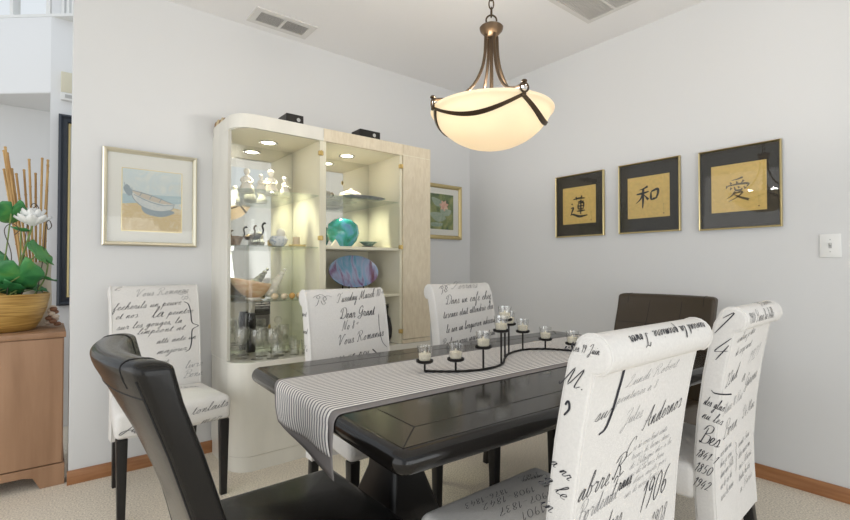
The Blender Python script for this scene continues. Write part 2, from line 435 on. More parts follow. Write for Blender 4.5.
UC = {
 'D': [[(.5,2.1),(.42,1.0),(.3,.15),(.0,.1),(.2,.35),(.7,0),(1.4,.5),(1.5,1.6),(.9,2.3),(.1,2.0),(-.1,1.5),(.2,1.4)]],
 'G': [[(1.2,1.8),(.9,2.3),(.3,1.7),(.2,.9),(.6,.6),(1.1,1.2),(1.2,1.5),(1.05,.3),(.6,-.4),(.0,-.1),(.5,.2),(1.4,.5)]],
 'V': [[(-.1,1.6),(.15,2.2),(.4,2.0),(.5,.0),(.9,1.2),(1.4,2.2),(1.6,2.0)]],
 'R': [[(.5,2.0),(.3,.0),(.05,.2)],[(-.1,1.5),(.2,2.1),(.9,2.3),(1.2,1.7),(.7,1.15),(.5,1.2),(.9,.8),(1.2,.05),(1.7,.25)]],
 'T': [[(.9,2.1),(.6,.5),(.3,0),(-.1,.2)],[(-.1,1.6),(.2,2.2),(.8,2.0),(1.6,2.3)]],
 'M': [[(-.1,.2),(.15,0),(.6,2.2),(.75,.1),(1.4,2.25),(1.4,.3),(1.55,0),(1.9,.3)]],
 'B': [[(.5,2.0),(.3,.0),(.1,.2)],[(.0,1.6),(.4,2.3),(1.1,2.2),(1.1,1.5),(.5,1.15),(1.2,1.0),(1.2,.2),(.6,-.05),(.25,.2)]],
 'L': [[(.3,1.6),(.7,2.3),(.9,1.9),(.5,.6),(.1,.05),(.4,.2),(1.2,.0),(1.5,.3)]],
 'J': [[(.2,1.6),(.7,2.2),(1.2,2.2),(.8,.6),(.5,-.8),(.1,-.9),(.3,-.3),(1.2,.3)]],
 'A': [[(-.2,.1),(.1,.05),(.7,1.4),(1.05,2.3),(1.0,1.0),(1.05,.1),(1.4,.2)],[(.1,.9),(.6,.75),(1.3,1.0)]],
 'C': [[(1.0,1.7),(.9,2.2),(.4,1.9),(.1,.9),(.4,.05),(1.1,.4)]],
 'P': [[(.5,2.0),(.3,.0),(.05,.2)],[(-.1,1.5),(.2,2.1),(.9,2.3),(1.2,1.7),(.8,1.1),(.45,1.2)]],
 'S': [[(-.1,.1),(.5,.9),(1.0,1.9),(.8,2.3),(.5,1.8),(.8,1.0),(.7,.2),(.2,-.05),(.0,.4)]],
 'N': [[(-.1,.1),(.15,.1),(.5,2.2),(.9,.05),(1.2,1.6),(1.5,2.3)]],
 'E': [[(1.0,2.0),(.6,2.3),(.3,1.8),(.6,1.25),(.2,.8),(.2,.2),(.6,0),(1.1,.4)]],
 'F': [[(.8,1.9),(.5,.5),(.2,0),(-.1,.2)],[(-.1,1.6),(.3,2.3),(.8,2.0),(1.5,2.3)],[(.3,1.1),(1.1,1.2)]],
 'H': [[(.1,1.8),(.4,2.2),(.3,.9),(.05,0)],[(1.3,2.2),(.9,.9),(.95,0),(1.3,.2)],[(.0,1.0),(1.2,1.2)]],
}
def text_strokes(s, size, slant=.38, track=0.0):
    """strokes of a handwritten line: list of [(x,y)...], plus the advance width"""
    x = 0.0; out = []; cur = None
    for ch in s:
        if ch == ' ':
            x += .75; cur = None; continue
        g = LC.get(ch) or UC.get(ch)
        if not g: continue
        first = [(px + x, py) for px, py in g[0]]
        lower = ch.isalpha() and ch.islower()
        if cur is not None and lower: cur += first[1:]
        else: cur = list(first); out.append(cur)
        for st in g[1:]: out.append([(px + x, py) for px, py in st])
        adv = max(p[0] for st in g for p in st)
        x += adv + (.0 if ch.isalpha() else .22) + track
        if not lower and not (ch.isalpha()): cur = None
        if ch.isupper(): cur = None; x += .08
    out = [[((px + slant * py) * size, py * size) for px, py in st] for st in out]
    return out, x * size
def ribbons(mb, strokes, pen, surf, org, ang=0.0, mi=1, n=4, xs=1.0):
    """calligraphic pen ribbons laid on a surface: surf(u,v) -> point just proud of it"""
    ca, sa = math.cos(ang), math.sin(ang); nib = math.radians(35)
    for st in strokes:
        pts = crom([(p[0] * xs, p[1], 0) for p in st], n) if len(st) > 1 else []
        if len(pts) < 2: continue
        vs = []; N = len(pts)
        for i, p in enumerate(pts):
            t = pts[min(i + 1, N - 1)] - pts[max(i - 1, 0)]
            if t.length < 1e-9: t = Vector((1, 0, 0))
            t.normalize(); th = math.atan2(t.y, t.x)
            w = pen * (.42 + .75 * abs(math.sin(th - nib + .6)) ** 1.5) * (.55 if i in (0, N - 1) else 1)
            nx, ny = -t.y * w / 2, t.x * w / 2
            for sgn in (1, -1):
                x, y = p.x + nx * sgn, p.y + ny * sgn
                vs.append(surf(org[0] + x * ca - y * sa, org[1] + x * sa + y * ca))
        mb.add(vs, [(2 * i, 2 * i + 1, 2 * i + 3, 2 * i + 2) for i in range(N - 1)], mi)
def write(mb, s, u, v, size, surf, pen=None, ang=0.0, fit=None, mi=1, slant=.38):
    st, wd = text_strokes(s, size, slant)
    xs = (fit / wd) if fit else 1.0
    ribbons(mb, st, (pen or size * .16) * .60, surf, (u, v), ang, mi, xs=xs)

# ------------------------------------------------------------------ room shell
struct('floor', box(MB(), (-8, -8, -.1), (.12, 4.2, 0)), M['carpet'])
struct('ceiling', box(MB(), (-4.3, -4.6, 2.743), (.12, .12, 2.85)), M['ceiling'])
struct('wall_back', box(MB(), (-2.954, 0, 0), (.12, .12, 2.743)), M['wall'])
struct('wall_right', box(MB(), (0, -6.62, 0), (.12, 0, 2.743)), M['wall'])
mb = MB()
box(mb, (-4.3, -6.62, 0), (-3.6, -6.5, 2.743)); box(mb, (-1.5, -6.62, 0), (0, -6.5, 2.743)); box(mb, (-3.6, -6.62, 2.1), (-1.5, -6.5, 2.743))
struct('wall_front', mb, M['wall'])
mb = MB()
prism(mb, [(0, 0), (-.013, 0), (-.013, .062), (-.009, .072), (0, .072)], 'x', -2.960, -.013)
struct('baseboard_back', mb, M['base'])
mb = MB()
prism(mb, [(0, 0), (-.013, 0), (-.013, .062), (-.009, .072), (0, .072)], 'y', -6.5, 0)
struct('baseboard_right', mb, M['base'])
# patio door behind the camera
d = struct('door_1', box(box(box(box(box(MB(), (-3.6, -6.59, .0), (-1.5, -6.53, .06)), (-3.6, -6.59, 2.03), (-1.5, -6.53, 2.1)), (-3.6, -6.59, .06), (-3.53, -6.53, 2.03)), (-1.57, -6.59, .06), (-1.5, -6.53, 2.03)), (-2.59, -6.59, .06), (-2.51, -6.53, 2.03)), M['white'])
g = obj('pane', box(MB(), (-3.53, -6.565, .06), (-1.57, -6.56, 2.03)), M['glass_thin'], d); g['kind'] = 'structure'
# hall beyond the opening on the left
struct('wall_hall', box(MB(), (-3.047, 1.15, 0), (-1.6, 1.27, 3.4)), M['hall'])
a = Vector((-3.047, 1.15, 0)); dirv = Vector((-.7465, .6654, 0)); nrm = Vector((.6654, .7465, 0))
def hall_slab(mb, s0, s1, z0, z1, t=.1, back=0.0):
    q = [a + dirv * s0 + nrm * back, a + dirv * s1 + nrm * back, a + dirv * s1 + nrm * (back + t), a + dirv * s0 + nrm * (back + t)]
    mb.add([(p.x, p.y, z) for z in (z0, z1) for p in q], [(0, 3, 2, 1), (4, 5, 6, 7), (0, 1, 5, 4), (1, 2, 6, 5), (2, 3, 7, 6), (3, 0, 4, 7)])
    return mb
struct('wall_header', hall_slab(MB(), 0, 1.5, 2.4, 2.945), M['hall'])
mb = MB(); prism(mb, [(-3.05, 1.16), (-3.66, 1.70), (-2.9, 1.70), (-2.9, 1.16)], 'z', 2.395, 2.44)
struct('trim_1', mb, M['wall'])
struct('wall_niche', box(MB(), (-4.8, 1.68, 0), (-2.9, 1.8, 2.44)), M['wall'])
# clerestory window over the header
mb = MB(); hall_slab(mb, -.25, 1.5, 2.947, 2.968, .08); hall_slab(mb, .30, .325, 2.968, 3.6, .06, .01); hall_slab(mb, .02, .05, 2.968, 3.6, .06, .01)
w = struct('window_1', mb, M['white'])
g = obj('pane', hall_slab(MB(), .02, 1.5, 2.968, 3.6, .004, .05), M['glass_thin'], w); g['kind'] = 'structure'
mb = MB()
for k in range(6): hall_slab(mb, -.22 + .038 * k, -.20 + .038 * k, 2.968, 3.6, .012, .03)
g = obj('louvre', mb, M['white'], w); g['kind'] = 'structure'

# ------------------------------------------------------------------ ceiling vents
t = thing('ceiling_vent', 'small white supply vent with two louvred halves near the cabinet wall', 'vent', (-1.87, -.175, 2.743))
mb = MB()
for lo, hi in (((-.20, -.10, -.008), (.20, -.062, 0)), ((-.20, .062, -.008), (.20, .10, 0)), ((-.20, -.062, -.008), (-.158, .062, 0)), ((.158, -.062, -.008), (.20, .062, 0)), ((-.008, -.062, -.008), (.008, .062, 0))): box(mb, lo, hi)
obj('frame', mb, M['vent'], t)
mb = MB(); box(mb, (-.158, -.062, -.001), (.158, .062, 0)); obj('duct_opening', mb, M['ventdark'], t)
for s, x0 in ((1.15, -.155), (1, .012)):
    mb = MB()
    for k in range(9):
        y = -.058 + .0132 * k
        m = MB(); box(m, (x0, -.0055, -.0007), (x0 + .143, .0055, .0007))
        mb.join(m, Matrix.Translation((0, y + .006, -.005)) @ Matrix.Rotation(s * .75, 4, 'X'))
    obj('louvre_bank', mb, M['vent'], t)
t = thing('return_air_grille', 'large white return air grille on the ceiling near the right wall', 'vent', (-.66, -1.77, 2.743))
mb = MB()
for lo, hi in (((-.34, -.34, -.008), (.34, -.31, 0)), ((-.34, .31, -.008), (.34, .34, 0)), ((-.34, -.31, -.008), (-.31, .31, 0)), ((.31, -.31, -.008), (.34, .31, 0)), ((-.31, .13, -.008), (.31, .145, 0)), ((-.31, -.1, -.008), (.31, -.085, 0))): box(mb, lo, hi)
obj('frame', mb, M['vent'], t)
mb = MB(); box(mb, (-.31, -.31, -.001), (.31, .31, 0)); obj('duct_opening', mb, mat('filter_grey', (.62, .61, .59), .8), t)
mb = MB()
for k in range(40):
    x = -.3 + .6 * k / 39
    m = MB(); box(m, (-.006, -.31, -.0006), (.006, .31, .0006)); mb.join(m, Matrix.Translation((x, 0, -.005)) @ Matrix.Rotation(-.8, 4, 'Y'))
obj('louvre_bank', mb, M['vent'], t)

# ------------------------------------------------------------------ pictures
def frame_parts(t, w, h, fw, depth, fm, wall):
    """frame members, local: picture plane x-z, facing -y, back at y=0, origin at centre"""
    poly_in, poly_out = [], []
    prof = [(0, 0), (0, -depth * .8), (fw * .3, -depth), (fw * .75, -depth * .85), (fw, -depth * .5), (fw, 0)]
    mb = MB(); rings = []
    for sx, sz in ((-1, -1), (1, -1), (1, 1), (-1, 1)):
        rings.append([(sx * (w / 2 - p), q, sz * (h / 2 - p)) for p, q in prof])
    n = len(prof); vs = [p for r in rings for p in r]; fs = []
    for i in range(4):
        j = (i + 1) % 4
        for k in range(n - 1): fs.append((i * n + k, j * n + k, j * n + k + 1, i * n + k + 1))
    mb.add(vs, fs); obj('frame', mb, fm, t, sharp=20)
def quad(mb, x0, x1, z0, z1, y, mi=0):
    mb.add([(x0, y, z0), (x1, y, z0), (x1, y, z1), (x0, y, z1)], [(0, 1, 2, 3)], mi)
def brush(mb, pts, ws, y, sc, off, mi=0):
    P = crom([(p[0], p[1], 0) for p in pts], 6); N = len(P); vs = []
    for i, p in enumerate(P):
        f = i / (N - 1) * (len(ws) - 1); k = min(int(f), len(ws) - 2); w = ws[k] + (ws[k + 1] - ws[k]) * (f - k)
        tt = (P[min(i + 1, N - 1)] - P[max(i - 1, 0)]).normalized()
        for s in (1, -1): vs.append((off[0] + sc * (p.x - tt.y * w * s / 2), y, off[1] + sc * (p.y + tt.x * w * s / 2)))
    mb.add(vs, [(2 * i, 2 * i + 1, 2 * i + 3, 2 * i + 2) for i in range(N - 1)], mi)
W1, W2, W3 = [.05, .1, .05], [.1, .06, .02], [.03, .07, .11]
KANJI = {
 'lotus': [([(-.3,.42),(.0,.46),(.36,.44)], W1), ([(-.14,.55),(-.1,.36)], W2), ([(.18,.58),(.12,.36)], W2),
   ([(-.05,.27),(.3,.29)], W1), ([(-.02,.18),(-.03,-.1)], W1), ([(-.02,.19),(.28,.2),(.26,-.1)], W1), ([(.0,.06),(.25,.07)], W1), ([(-.02,-.08),(.26,-.07)], W1),
   ([(-.1,-.19),(.36,-.17)], W1), ([(.13,.36),(.12,-.36)], [.09,.08,.05]),
   ([(-.4,.22),(-.33,.14)], W2), ([(-.45,-.02),(-.3,.0),(-.38,-.2),(-.42,-.34)], W1), ([(-.48,-.36),(-.3,-.34),(.05,-.46),(.5,-.42)], [.04,.09,.13,.05])],
 'harmony': [([(.02,.44),(-.16,.36),(-.34,.32)], W2), ([(-.46,.14),(-.2,.17),(.06,.22)], W1), ([(-.17,.36),(-.18,-.1),(-.2,-.46)], [.1,.09,.05]),
   ([(-.18,.14),(-.3,-.08),(-.48,-.24)], W2), ([(-.14,.1),(-.04,-.02),(.04,-.12)], W3),
   ([(.16,.18),(.15,-.02),(.17,-.16)], W1), ([(.16,.2),(.42,.28),(.44,.1),(.36,-.1)], [.06,.11,.09,.07]), ([(.17,-.13),(.38,-.08)], W1)],
 'love': [([(.22,.52),(.0,.45),(-.24,.42)], W2), ([(-.3,.34),(-.24,.24)], W3), ([(-.04,.36),(-.0,.26)], W3), ([(.26,.38),(.16,.26)], W2),
   ([(-.42,.18),(-.46,.04)], W2), ([(-.4,.17),(.05,.22),(.44,.2),(.38,.06)], W1),
   ([(-.24,.08),(-.3,-.04)], W2), ([(-.12,.1),(-.06,-.06),(.16,-.06),(.18,.02)], W1), ([(.02,.12),(.08,.04)], W3), ([(.26,.08),(.34,-.02)], W3),
   ([(-.08,-.12),(-.24,-.3),(-.44,-.42)], W2), ([(-.12,-.2),(.2,-.16),(.02,-.36),(-.36,-.56)], [.05,.09,.06,.02]), ([(-.14,-.24),(.12,-.4),(.46,-.54)], [.04,.09,.12])],
}
def kanji_picture(yc, zc, w, h, key, label, ksc, koff, ink):
    t = thing('framed_calligraphy', label, 'picture', (-.001, yc, zc), -PI / 2, 'framed calligraphy on the right wall')
    frame_parts(t, w, h, .011, .024, M['gold'], 'right')
    mb = MB(); box(mb, (-w / 2 + .008, -.010, -h / 2 + .008), (w / 2 - .008, -.001, h / 2 - .008)); obj('black_mat', mb, M['black_mat'], t)
    p = MB(); s = .272
    box(p, (-s / 2, -.0125, -s / 2), (s / 2, -.0102, s / 2))
    for pts, ws in KANJI[key]: brush(p, pts, ws, -.0129, ksc, koff, 1)
    for k in range(5): brush(p, [(.0, .0), (.35, .05), (.1, -.3), (.4, -.35)], [.12, .1], -.0129, .008, (s * .36, -.055 - .011 * k), 1)
    quad(p, s * .36 - .002, s * .36 + .006, -.118, -.110, -.0129, 2)
    obj('calligraphy_sheet', p, [M['gold_paper'], ink, M['ink_red']], t)
    mb = MB(); box(mb, (-w / 2 + .009, -.0165, -h / 2 + .009), (w / 2 - .009, -.015, h / 2 - .009)); obj('glass', mb, M['glass_thin'], t)
kanji_picture(-1.155, 1.605, .40, .462, 'lotus', 'gold silk calligraphy in black mat nearest the room corner', .145, (-.002, -.016), M['ink'])
kanji_picture(-1.664, 1.607, .40, .466, 'harmony', 'gold silk calligraphy in black mat, middle of the three on the right wall', .155, (-.004, .0), M['ink'])
kanji_picture(-2.174, 1.600, .408, .468, 'love', 'gold silk calligraphy in black mat nearest the light switch', .122, (-.003, -.008), mat('glare_paled_ink', (.13, .095, .05), .7))  # ink colour paled to paint in the glare over this character

# watercolour of a rowing boat
t = thing('framed_watercolor', 'watercolour of a beached rowing boat in a pale gold frame above the wall chair', 'picture', (-2.582, -.001, 1.543))
w, h = .478, .545
frame_parts(t, w, h, .024, .028, M['champagne'], 'back')
mb = MB(); box(mb, (-w / 2 + .015, -.011, -h / 2 + .015), (w / 2 - .015, -.001, h / 2 - .015)); obj('mat_board', mb, M['mat_white'], t)
sky = two_tone('watercolor_sky', [(.70, .73, .70), (.60, .68, .70), (.74, .72, .64)], 9, .8)
sea = two_tone('watercolor_sea', [(.42, .55, .60), (.52, .62, .64)], 20, .8, stretch=(.5, 1, 3))
sand = two_tone('watercolor_sand', [(.72, .60, .40), (.66, .52, .30), (.74, .68, .55)], 14, .8)
boatm = two_tone('watercolor_boat', [(.55, .60, .62), (.72, .72, .68)], 30, .8)
dk = mat('watercolor_shadow', (.33, .39, .43), .8); pk = mat('watercolor_thwart', (.60, .54, .46), .8)
p = MB(); x0, x1, z0, z1 = -.145, .155, -.185, .165
quad(p, x0 - .004, x1 + .004, z0 - .004, z1 + .004, -.0114, 6)
quad(p, x0, x1, z0, z1, -.0118, 0)
p.add([(x0, -.0121, .02), (x1, -.0121, .03), (x1, -.0121, -.015), (.02, -.0121, -.03), (x0, -.0121, -.04)], [(0, 1, 2, 3, 4)], 1)
p.add([(x0, -.0124, -.035), (-.02, -.0124, -.02), (x1, -.0124, -.05), (x1, -.0124, z0), (x0, -.0124, z0)], [(0, 1, 2, 3, 4)], 2)
def patch(pts, mi, y): 
    P = crom([(q[0], y, q[1]) for q in pts], 5, True); p.add([tuple(q) for q in P], [tuple(range(len(P)))], mi)
patch([(-.05, -.045), (.02, -.062), (.10, -.06), (.115, -.075), (.05, -.10), (-.03, -.085)], 4, -.0126)
patch([(-.105, .045), (-.05, .035), (.02, .012), (.08, -.012), (.118, -.022), (.10, -.055), (.03, -.068), (-.04, -.05), (-.09, -.005)], 3, -.0128)
patch([(-.098, .042), (-.04, .033), (.03, .010), (.105, -.02), (.04, -.020), (-.03, -.002), (-.08, .022)], 5, -.0130)
patch([(-.14, .05), (-.125, .075), (-.11, .06), (-.095, .03), (-.115, .01)], 4, -.0129)
for q in range(4): brush(p, [(-.13 + .01 * q, .03), (-.135 + .012 * q, .085 - .008 * q)], [.004, .002], -.0131, 1, (0, 0), 4)
for P_ in ([(-.105, .045), (.0, .020), (.118, -.022)], [(-.105, .045), (-.09, -.005), (-.04, -.05), (.03, -.068), (.10, -.055), (.118, -.022)], [(-.09, .02), (-.02, -.012), (.05, -.03), (.115, -.028)]): brush(p, P_, [.004, .005, .003], -.0133, 1, (0, 0), 4)
for xx in (-.05, .0, .05): brush(p, [(xx, .036 - (xx + .05) * .28), (xx - .012, .012 - (xx + .05) * .28)], [.005, .004], -.0133, 1, (0, 0), 4)
obj('watercolor', p, [sky, sea, sand, boatm, dk, pk, M['gold']], t)
mb = MB(); box(mb, (-w / 2 + .016, -.020, -h / 2 + .016), (w / 2 - .016, -.0185, h / 2 - .016)); obj('glass', mb, M['glass_thin'], t)

t = thing('framed_lily_print', 'pink water lily print in a gold frame beside the tan cabinet column', 'picture', (-.37, -.001, 1.637))
w, h = .49, .48
frame_parts(t, w, h, .034, .03, M['gold'], 'back')
mb = MB(); box(mb, (-w / 2 + .02, -.011, -h / 2 + .02), (w / 2 - .02, -.001, h / 2 - .02)); obj('mat_board', mb, M['mat_white'], t)
lilybg = two_tone('lily_pond', [(.05, .10, .06), (.20, .25, .10), (.38, .38, .16)], 7, .7)
pad = two_tone('lily_pad', [(.26, .34, .26), (.40, .46, .36)], 14, .7); pnk = two_tone('lily_pink', [(.62, .30, .24), (.75, .55, .42)], 20, .7)
p = MB(); quad(p, -.15, .15, -.155, .155, -.0116, 0)
for pts in ([(-.1, .12), (.0, .1), (.03, .05), (-.06, .05)], [(-.12, -.02), (.0, -.01), (.06, -.06), (-.04, -.09)], [(.0, .02), (.12, .02), (.1, -.03), (.02, -.03)], [(-.1, -.1), (.02, -.1), (.0, -.13), (-.1, -.13)]): patch(pts, 1, -.0119)
for k in range(7):
    an = 2 * PI * k / 7 + .3; c = (.04, .055); e = (c[0] + .055 * math.cos(an), c[1] + .05 * math.sin(an))
    patch([c, ((c[0] + e[0]) / 2 - .014 * math.sin(an), (c[1] + e[1]) / 2 + .014 * math.cos(an)), e, ((c[0] + e[0]) / 2 + .014 * math.sin(an), (c[1] + e[1]) / 2 - .014 * math.cos(an))], 2, -.0121 - .0001 * k)
obj('lily_print', p, [lilybg, pad, pnk], t)
mb = MB(); box(mb, (-w / 2 + .022, -.020, -h / 2 + .022), (w / 2 - .022, -.0185, h / 2 - .022)); obj('glass', mb, M['glass_thin'], t)

# light switch
t = thing('light_switch', 'white toggle light switch on the right wall', 'switch', (0, -2.57, 1.256), -PI / 2)
mb = MB(); box(mb, (-.042, -.007, -.059), (.042, 0, .059), .003); obj('cover_plate', mb, M['white'], t)
mb = MB(); box(mb, (-.006, -.0085, -.013), (.006, -.006, .013)); m = MB(); box(m, (-.004, -.016, -.005), (.004, 0, .005), .001); mb.join(m, Matrix.Translation((0, -.006, .003)) @ Matrix.Rotation(-.5, 4, 'X')); obj('toggle', mb, M['grey'], t)
for z in (-.03, .03):
    mb = MB(); ellipsoid(mb, (0, -.007, z), (.003, .0015, .003), 8, 5); obj('screw', mb, M['grey'], t)

# ------------------------------------------------------------------ china cabinet
cab = thing('china_cabinet', 'tall cream china cabinet with curved glass corner and lit shelves', 'cabinet', (0, 0, 0))
XL, XA, XB, XR, YF, RC = -2.25, -1.712, -1.10, -.85, -.455, .125
def arc_path(ins=0.0, straight_from=None, k=10):
    r = RC - ins; pts = [(XL + ins, -.02 if straight_from is None else straight_from)]
    for i in range(k + 1):
        an = PI + PI / 2 * i / k; pts.append((XL + ins + r + r * math.cos(an), YF + ins + r + r * math.sin(an)))
    return pts
foot = arc_path() + [(XR, YF), (XR, -.02)]
mb = MB(); prism(mb, foot, 'z', .085, .61, .003, 1); obj('base_cabinet', mb, M['cab'], cab)
ft = arc_path(.006) + [(XR - .006, YF + .006), (XR - .006, -.02)]
mb = MB(); prism(mb, ft, 'z', 0, .083); obj('plinth', mb, M['cab'], cab)
mb = MB(); prism(mb, arc_path(.001) + [(XR - .001, YF + .001), (XR - .001, -.02)], 'z', 1.942, 1.957); obj('interior_ceiling', mb, M['cab_in'], cab)
mb = MB(); strip(mb, arc_path() + [(XA - .0015, YF)], 1.94, 2.018, .022); obj('fascia', mb, M['cab'], cab)['label'] = 'curved cream fascia'
mb = MB(); box(mb, (XA + .0015, YF, 1.94), (XB - .0015, YF + .022, 2.018)); obj('fascia', mb, M['cab_tan'], cab)['label'] = 'straight tan fascia over the right glass door'
mb = MB(); box(mb, (XB + .0015, YF, 1.946), (XR, YF + .022, 2.018)); box(mb, (XR - .022, YF + .022, 1.946), (XR, -.02, 2.018)); obj('fascia', mb, M['cab_tan'], cab)['label'] = 'short tan fascia over the column'
mb = MB(); box(mb, (XL, YF + RC, .612), (XL + .018, -.02, 1.941)); obj('side_panel', mb, M['cab'], cab)
mb = MB(); box(mb, (XA - .022, YF + .012, .612), (XA + .022, -.02, 1.941)); obj('divider', mb, M['cab_in'], cab)
mb = MB(); box(mb, (XB, YF + .02, .64), (XR, -.02, 1.944)); obj('column_body', mb, M['cab_tan'], cab)
mb = MB(); box(mb, (XB + .003, YF, .642), (XR - .001, YF + .019, 1.942)); box(mb, (XB, YF, .612), (XR, YF + .02, .638)); obj('column_door', mb, M['cab_tan'], cab)
mb = MB(); box(mb, (XB - .02, YF + .012, .612), (XB - .001, -.02, 1.941)); obj('inner_partition', mb, M['cab_in'], cab)
mb = MB(); box(mb, (XL + .02, -.034, .614), (XA - .024, -.022, 1.94)); obj('back_mirror', mb, M['mirror'], cab)
mb = MB(); box(mb, (XA + .024, -.034, 1.30), (XB - .022, -.022, 1.94)); obj('back_mirror', mb, M['mirror'], cab)
mb = MB(); box(mb, (XA + .024, -.034, .614), (XB - .022, -.022, 1.298)); obj('back_panel', mb, M['cab_in'], cab)
mb = MB(); box(mb, (XL, -.0195, .61), (XR, 0, 1.957)); obj('back_board', mb, M['cab'], cab)
# shelves of the left bay follow the curve
def shelf_poly():
    return [(x, y) for x, y in arc_path(.02, -.04)] + [(XA - .024, YF + .02), (XA - .024, -.04)]
for z in (1.598, 1.275, .955):
    mb = MB(); prism(mb, shelf_poly(), 'z', z - .007, z, .001, 1); obj('glass_shelf', mb, M['shelf_glass'], cab)
mb = MB(); box(mb, (XA + .024, YF + .03, 1.603), (XB - .022, -.04, 1.61), .001, 1); obj('glass_shelf', mb, M['shelf_glass'], cab)
for z in (1.285, .965):
    mb = MB(); box(mb, (XA + .023, YF + .018, z - .02), (XB - .021, -.036, z), .002, 1); obj('wooden_shelf', mb, M['cab_in'], cab)
# glass
mb = MB(); strip(mb, arc_path(.004, YF + RC - .001)[1:] + [(XA - .003, YF + .004)], .614, 1.938, .005); obj('curved_glass_door', mb, M['cab_glass'], cab)
mb = MB(); box(mb, (XA + .003, YF + .002, .614), (XB - .003, YF + .007, 1.938)); obj('flat_glass_door', mb, M['cab_glass'], cab)
for x, zs in ((XA - .018, (1.86, 1.33, .70)), (XB - .014, (1.86, 1.29, .70))):
    for z in zs:
        mb = MB(); box(mb, (x - .016, YF - .004, z - .014), (x + .016, YF + .016, z + .014), .003, 1); tube(mb, [(x, YF - .007, z - .016), (x, YF - .007, z + .016)], .004, 8)
        obj('hinge', mb, M['brass'], cab)
for x, y in ((-1.965, -.19), (-1.40, -.19)):
    mb = MB(); lathe(mb, [(.040, 0), (.056, 0), (.058, -.004), (.052, -.007), (.041, -.004)], 24, (x, y, 1.942)); r = obj('puck_light', mb, M['chrome'], cab)
    mb = MB(); lathe(mb, [(0, -.0035), (.042, -.0035), (.042, 0), (0, 0)], 24, (x, y, 1.942)); obj('lamp_lens', mb, M['puck'], r)
    ld = bpy.data.lights.new('puck_lamp_light', 'SPOT'); ld.energy = 46; ld.color = (1, .92, .72); ld.spot_size = 1.45; ld.spot_blend = .6; ld.shadow_soft_size = .03
    lo = bpy.data.objects.new('puck_lamp_light', ld); COL.objects.link(lo); lo.location = (x, y, 1.93)
# dark boxes and leaf ornament on top
for (x0, x1, y0, y1, zt), lab in (((-1.945, -1.835, -.43, -.30, .055), 'small black box on the cabinet top over the curved glass'), ((-1.445, -1.285, -.445, -.33, .05), 'small black box on the cabinet top over the right glass door')):
    z = 1.957
    o = thing('black_box', lab, 'box', ((x0 + x1) / 2, (y0 + y1) / 2, z), 0, 'black boxes on the cabinet top')
    mb = MB(); box(mb, (x0 - o.location.x, y0 - o.location.y, 0), (x1 - o.location.x, y1 - o.location.y, zt + 2.02 - z), .003, 1); obj('body', mb, M['black_plastic'], o)
    mb = MB()
    lathe(mb, [(.0, .0015), (.011, .0015), (.012, 0)], 14); mb.xform(Matrix.Translation(((x1 - x0) * .2, y0 - o.location.y, zt * .45 + 2.02 - z)) @ Matrix.Rotation(PI / 2, 4, 'X'))
    obj('dial', mb, M['grey'], o)
o = thing('dried_ornament', 'brown shell ornament at the left end of the cabinet top', 'ornament', (-2.22, -.06, 1.957))
mb = MB()
for k in range(5): ellipsoid(mb, (.004 * k - .012, -.030 * k + .04, .060 + .008 * (k % 2)), (.014, .020, .046), 10, 7, k % 2)
obj('shell_pieces', mb, [mat('dried_brown', (.28, .17, .09), .6), mat('dried_tan', (.58, .48, .30), .6)], o)

# ------------------------------------------------------------------ things inside the cabinet
def figurine(x, y, z, h, label, arms, rot):
    """robed kneeling porcelain figure, one continuous body"""
    o = thing('porcelain_figurine', label, 'figurine', (x, y, z), rot, 'white figurines on the top glass shelf')
    mb = MB()
    prof = [(0, 0), (.036, 0), (.038, .01), (.033, .035), (.022, .055), (.020, .065), (.023, .078), (.021, .086), (.009, .093), (.008, .098), (.0135, .105), (.0155, .115), (.013, .125), (.006, .131), (0, .132)]
    lathe(mb, [(r, zz) for r, zz in prof], 20, sx=1.0, sy=.8)
    for s in (-1, 1):
        tube(mb, crom([(s * .018, 0, .082), (s * .026, -.008, .066), (s * .018, -.022, .052 + arms * .02), (s * .004, -.027, .056 + arms * .02)], 5), [.007] * 5 + [.0065] * 5 + [.0055] * 6, 8)
    ellipsoid(mb, (0, .004, .118), (.0165, .014, .0155), 12, 8)
    mb.xform(Matrix.Scale(h / .132, 4))
    obj('body', mb, M['porcelain'], o)
figurine(-2.115, -.24, 1.598, .150, 'white robed figurine, leftmost on the top glass shelf', 0, -.3)
figurine(-2.045, -.29, 1.598, .115, 'smallest white figurine crouching between two taller ones', .6, .2)
figurine(-1.962, -.23, 1.598, .162, 'tallest white figurine on the top glass shelf', .2, -.2)
figurine(-1.875, -.24, 1.598, .128, 'white figurine nearest the divider on the top glass shelf', .4, .4)
def crane(x, y, z, h, label, rot, col):
    o = thing('bird_figurine', label, 'figurine', (x, y, z), rot, 'dark bird figurines on the second glass shelf')
    mb = MB(); s = h / .14
    tube(mb, crom([(-.05, 0, .045), (-.03, 0, .055), (0, 0, .062), (.022, 0, .072), (.03, 0, .095), (.024, 0, .118), (.034, 0, .134), (.048, 0, .132)], 5),
         [.003 + .017 * math.sin(min(1, k / 14) * PI) ** .8 if k < 14 else .0055 for k in range(33)] + [.005, .003, .0015], 10)
    mb.xform(Matrix.Scale(s, 4)); obj('body', mb, col, o)
    mb = MB()
    for q in (-.008, .008): tube(mb, [(0, q, .052), (.002, q, .025), (-.002, q, .002)], .0022, 6)
    lathe(mb, [(0, 0), (.024, 0), (.022, .005), (0, .005)], 14); mb.xform(Matrix.Scale(s, 4)); obj('leg_and_base', mb, M['bronze'], o)
    mb = MB(); ellipsoid(mb, (-.022, 0, .058), (.038, .021, .013), 12, 7); mb.xform(Matrix.Scale(s, 4)); obj('wing', mb, col, o)
crane(-2.10, -.28, 1.275, .13, 'dark bird figurine with bent neck on the second glass shelf', .4, M['bronze'])
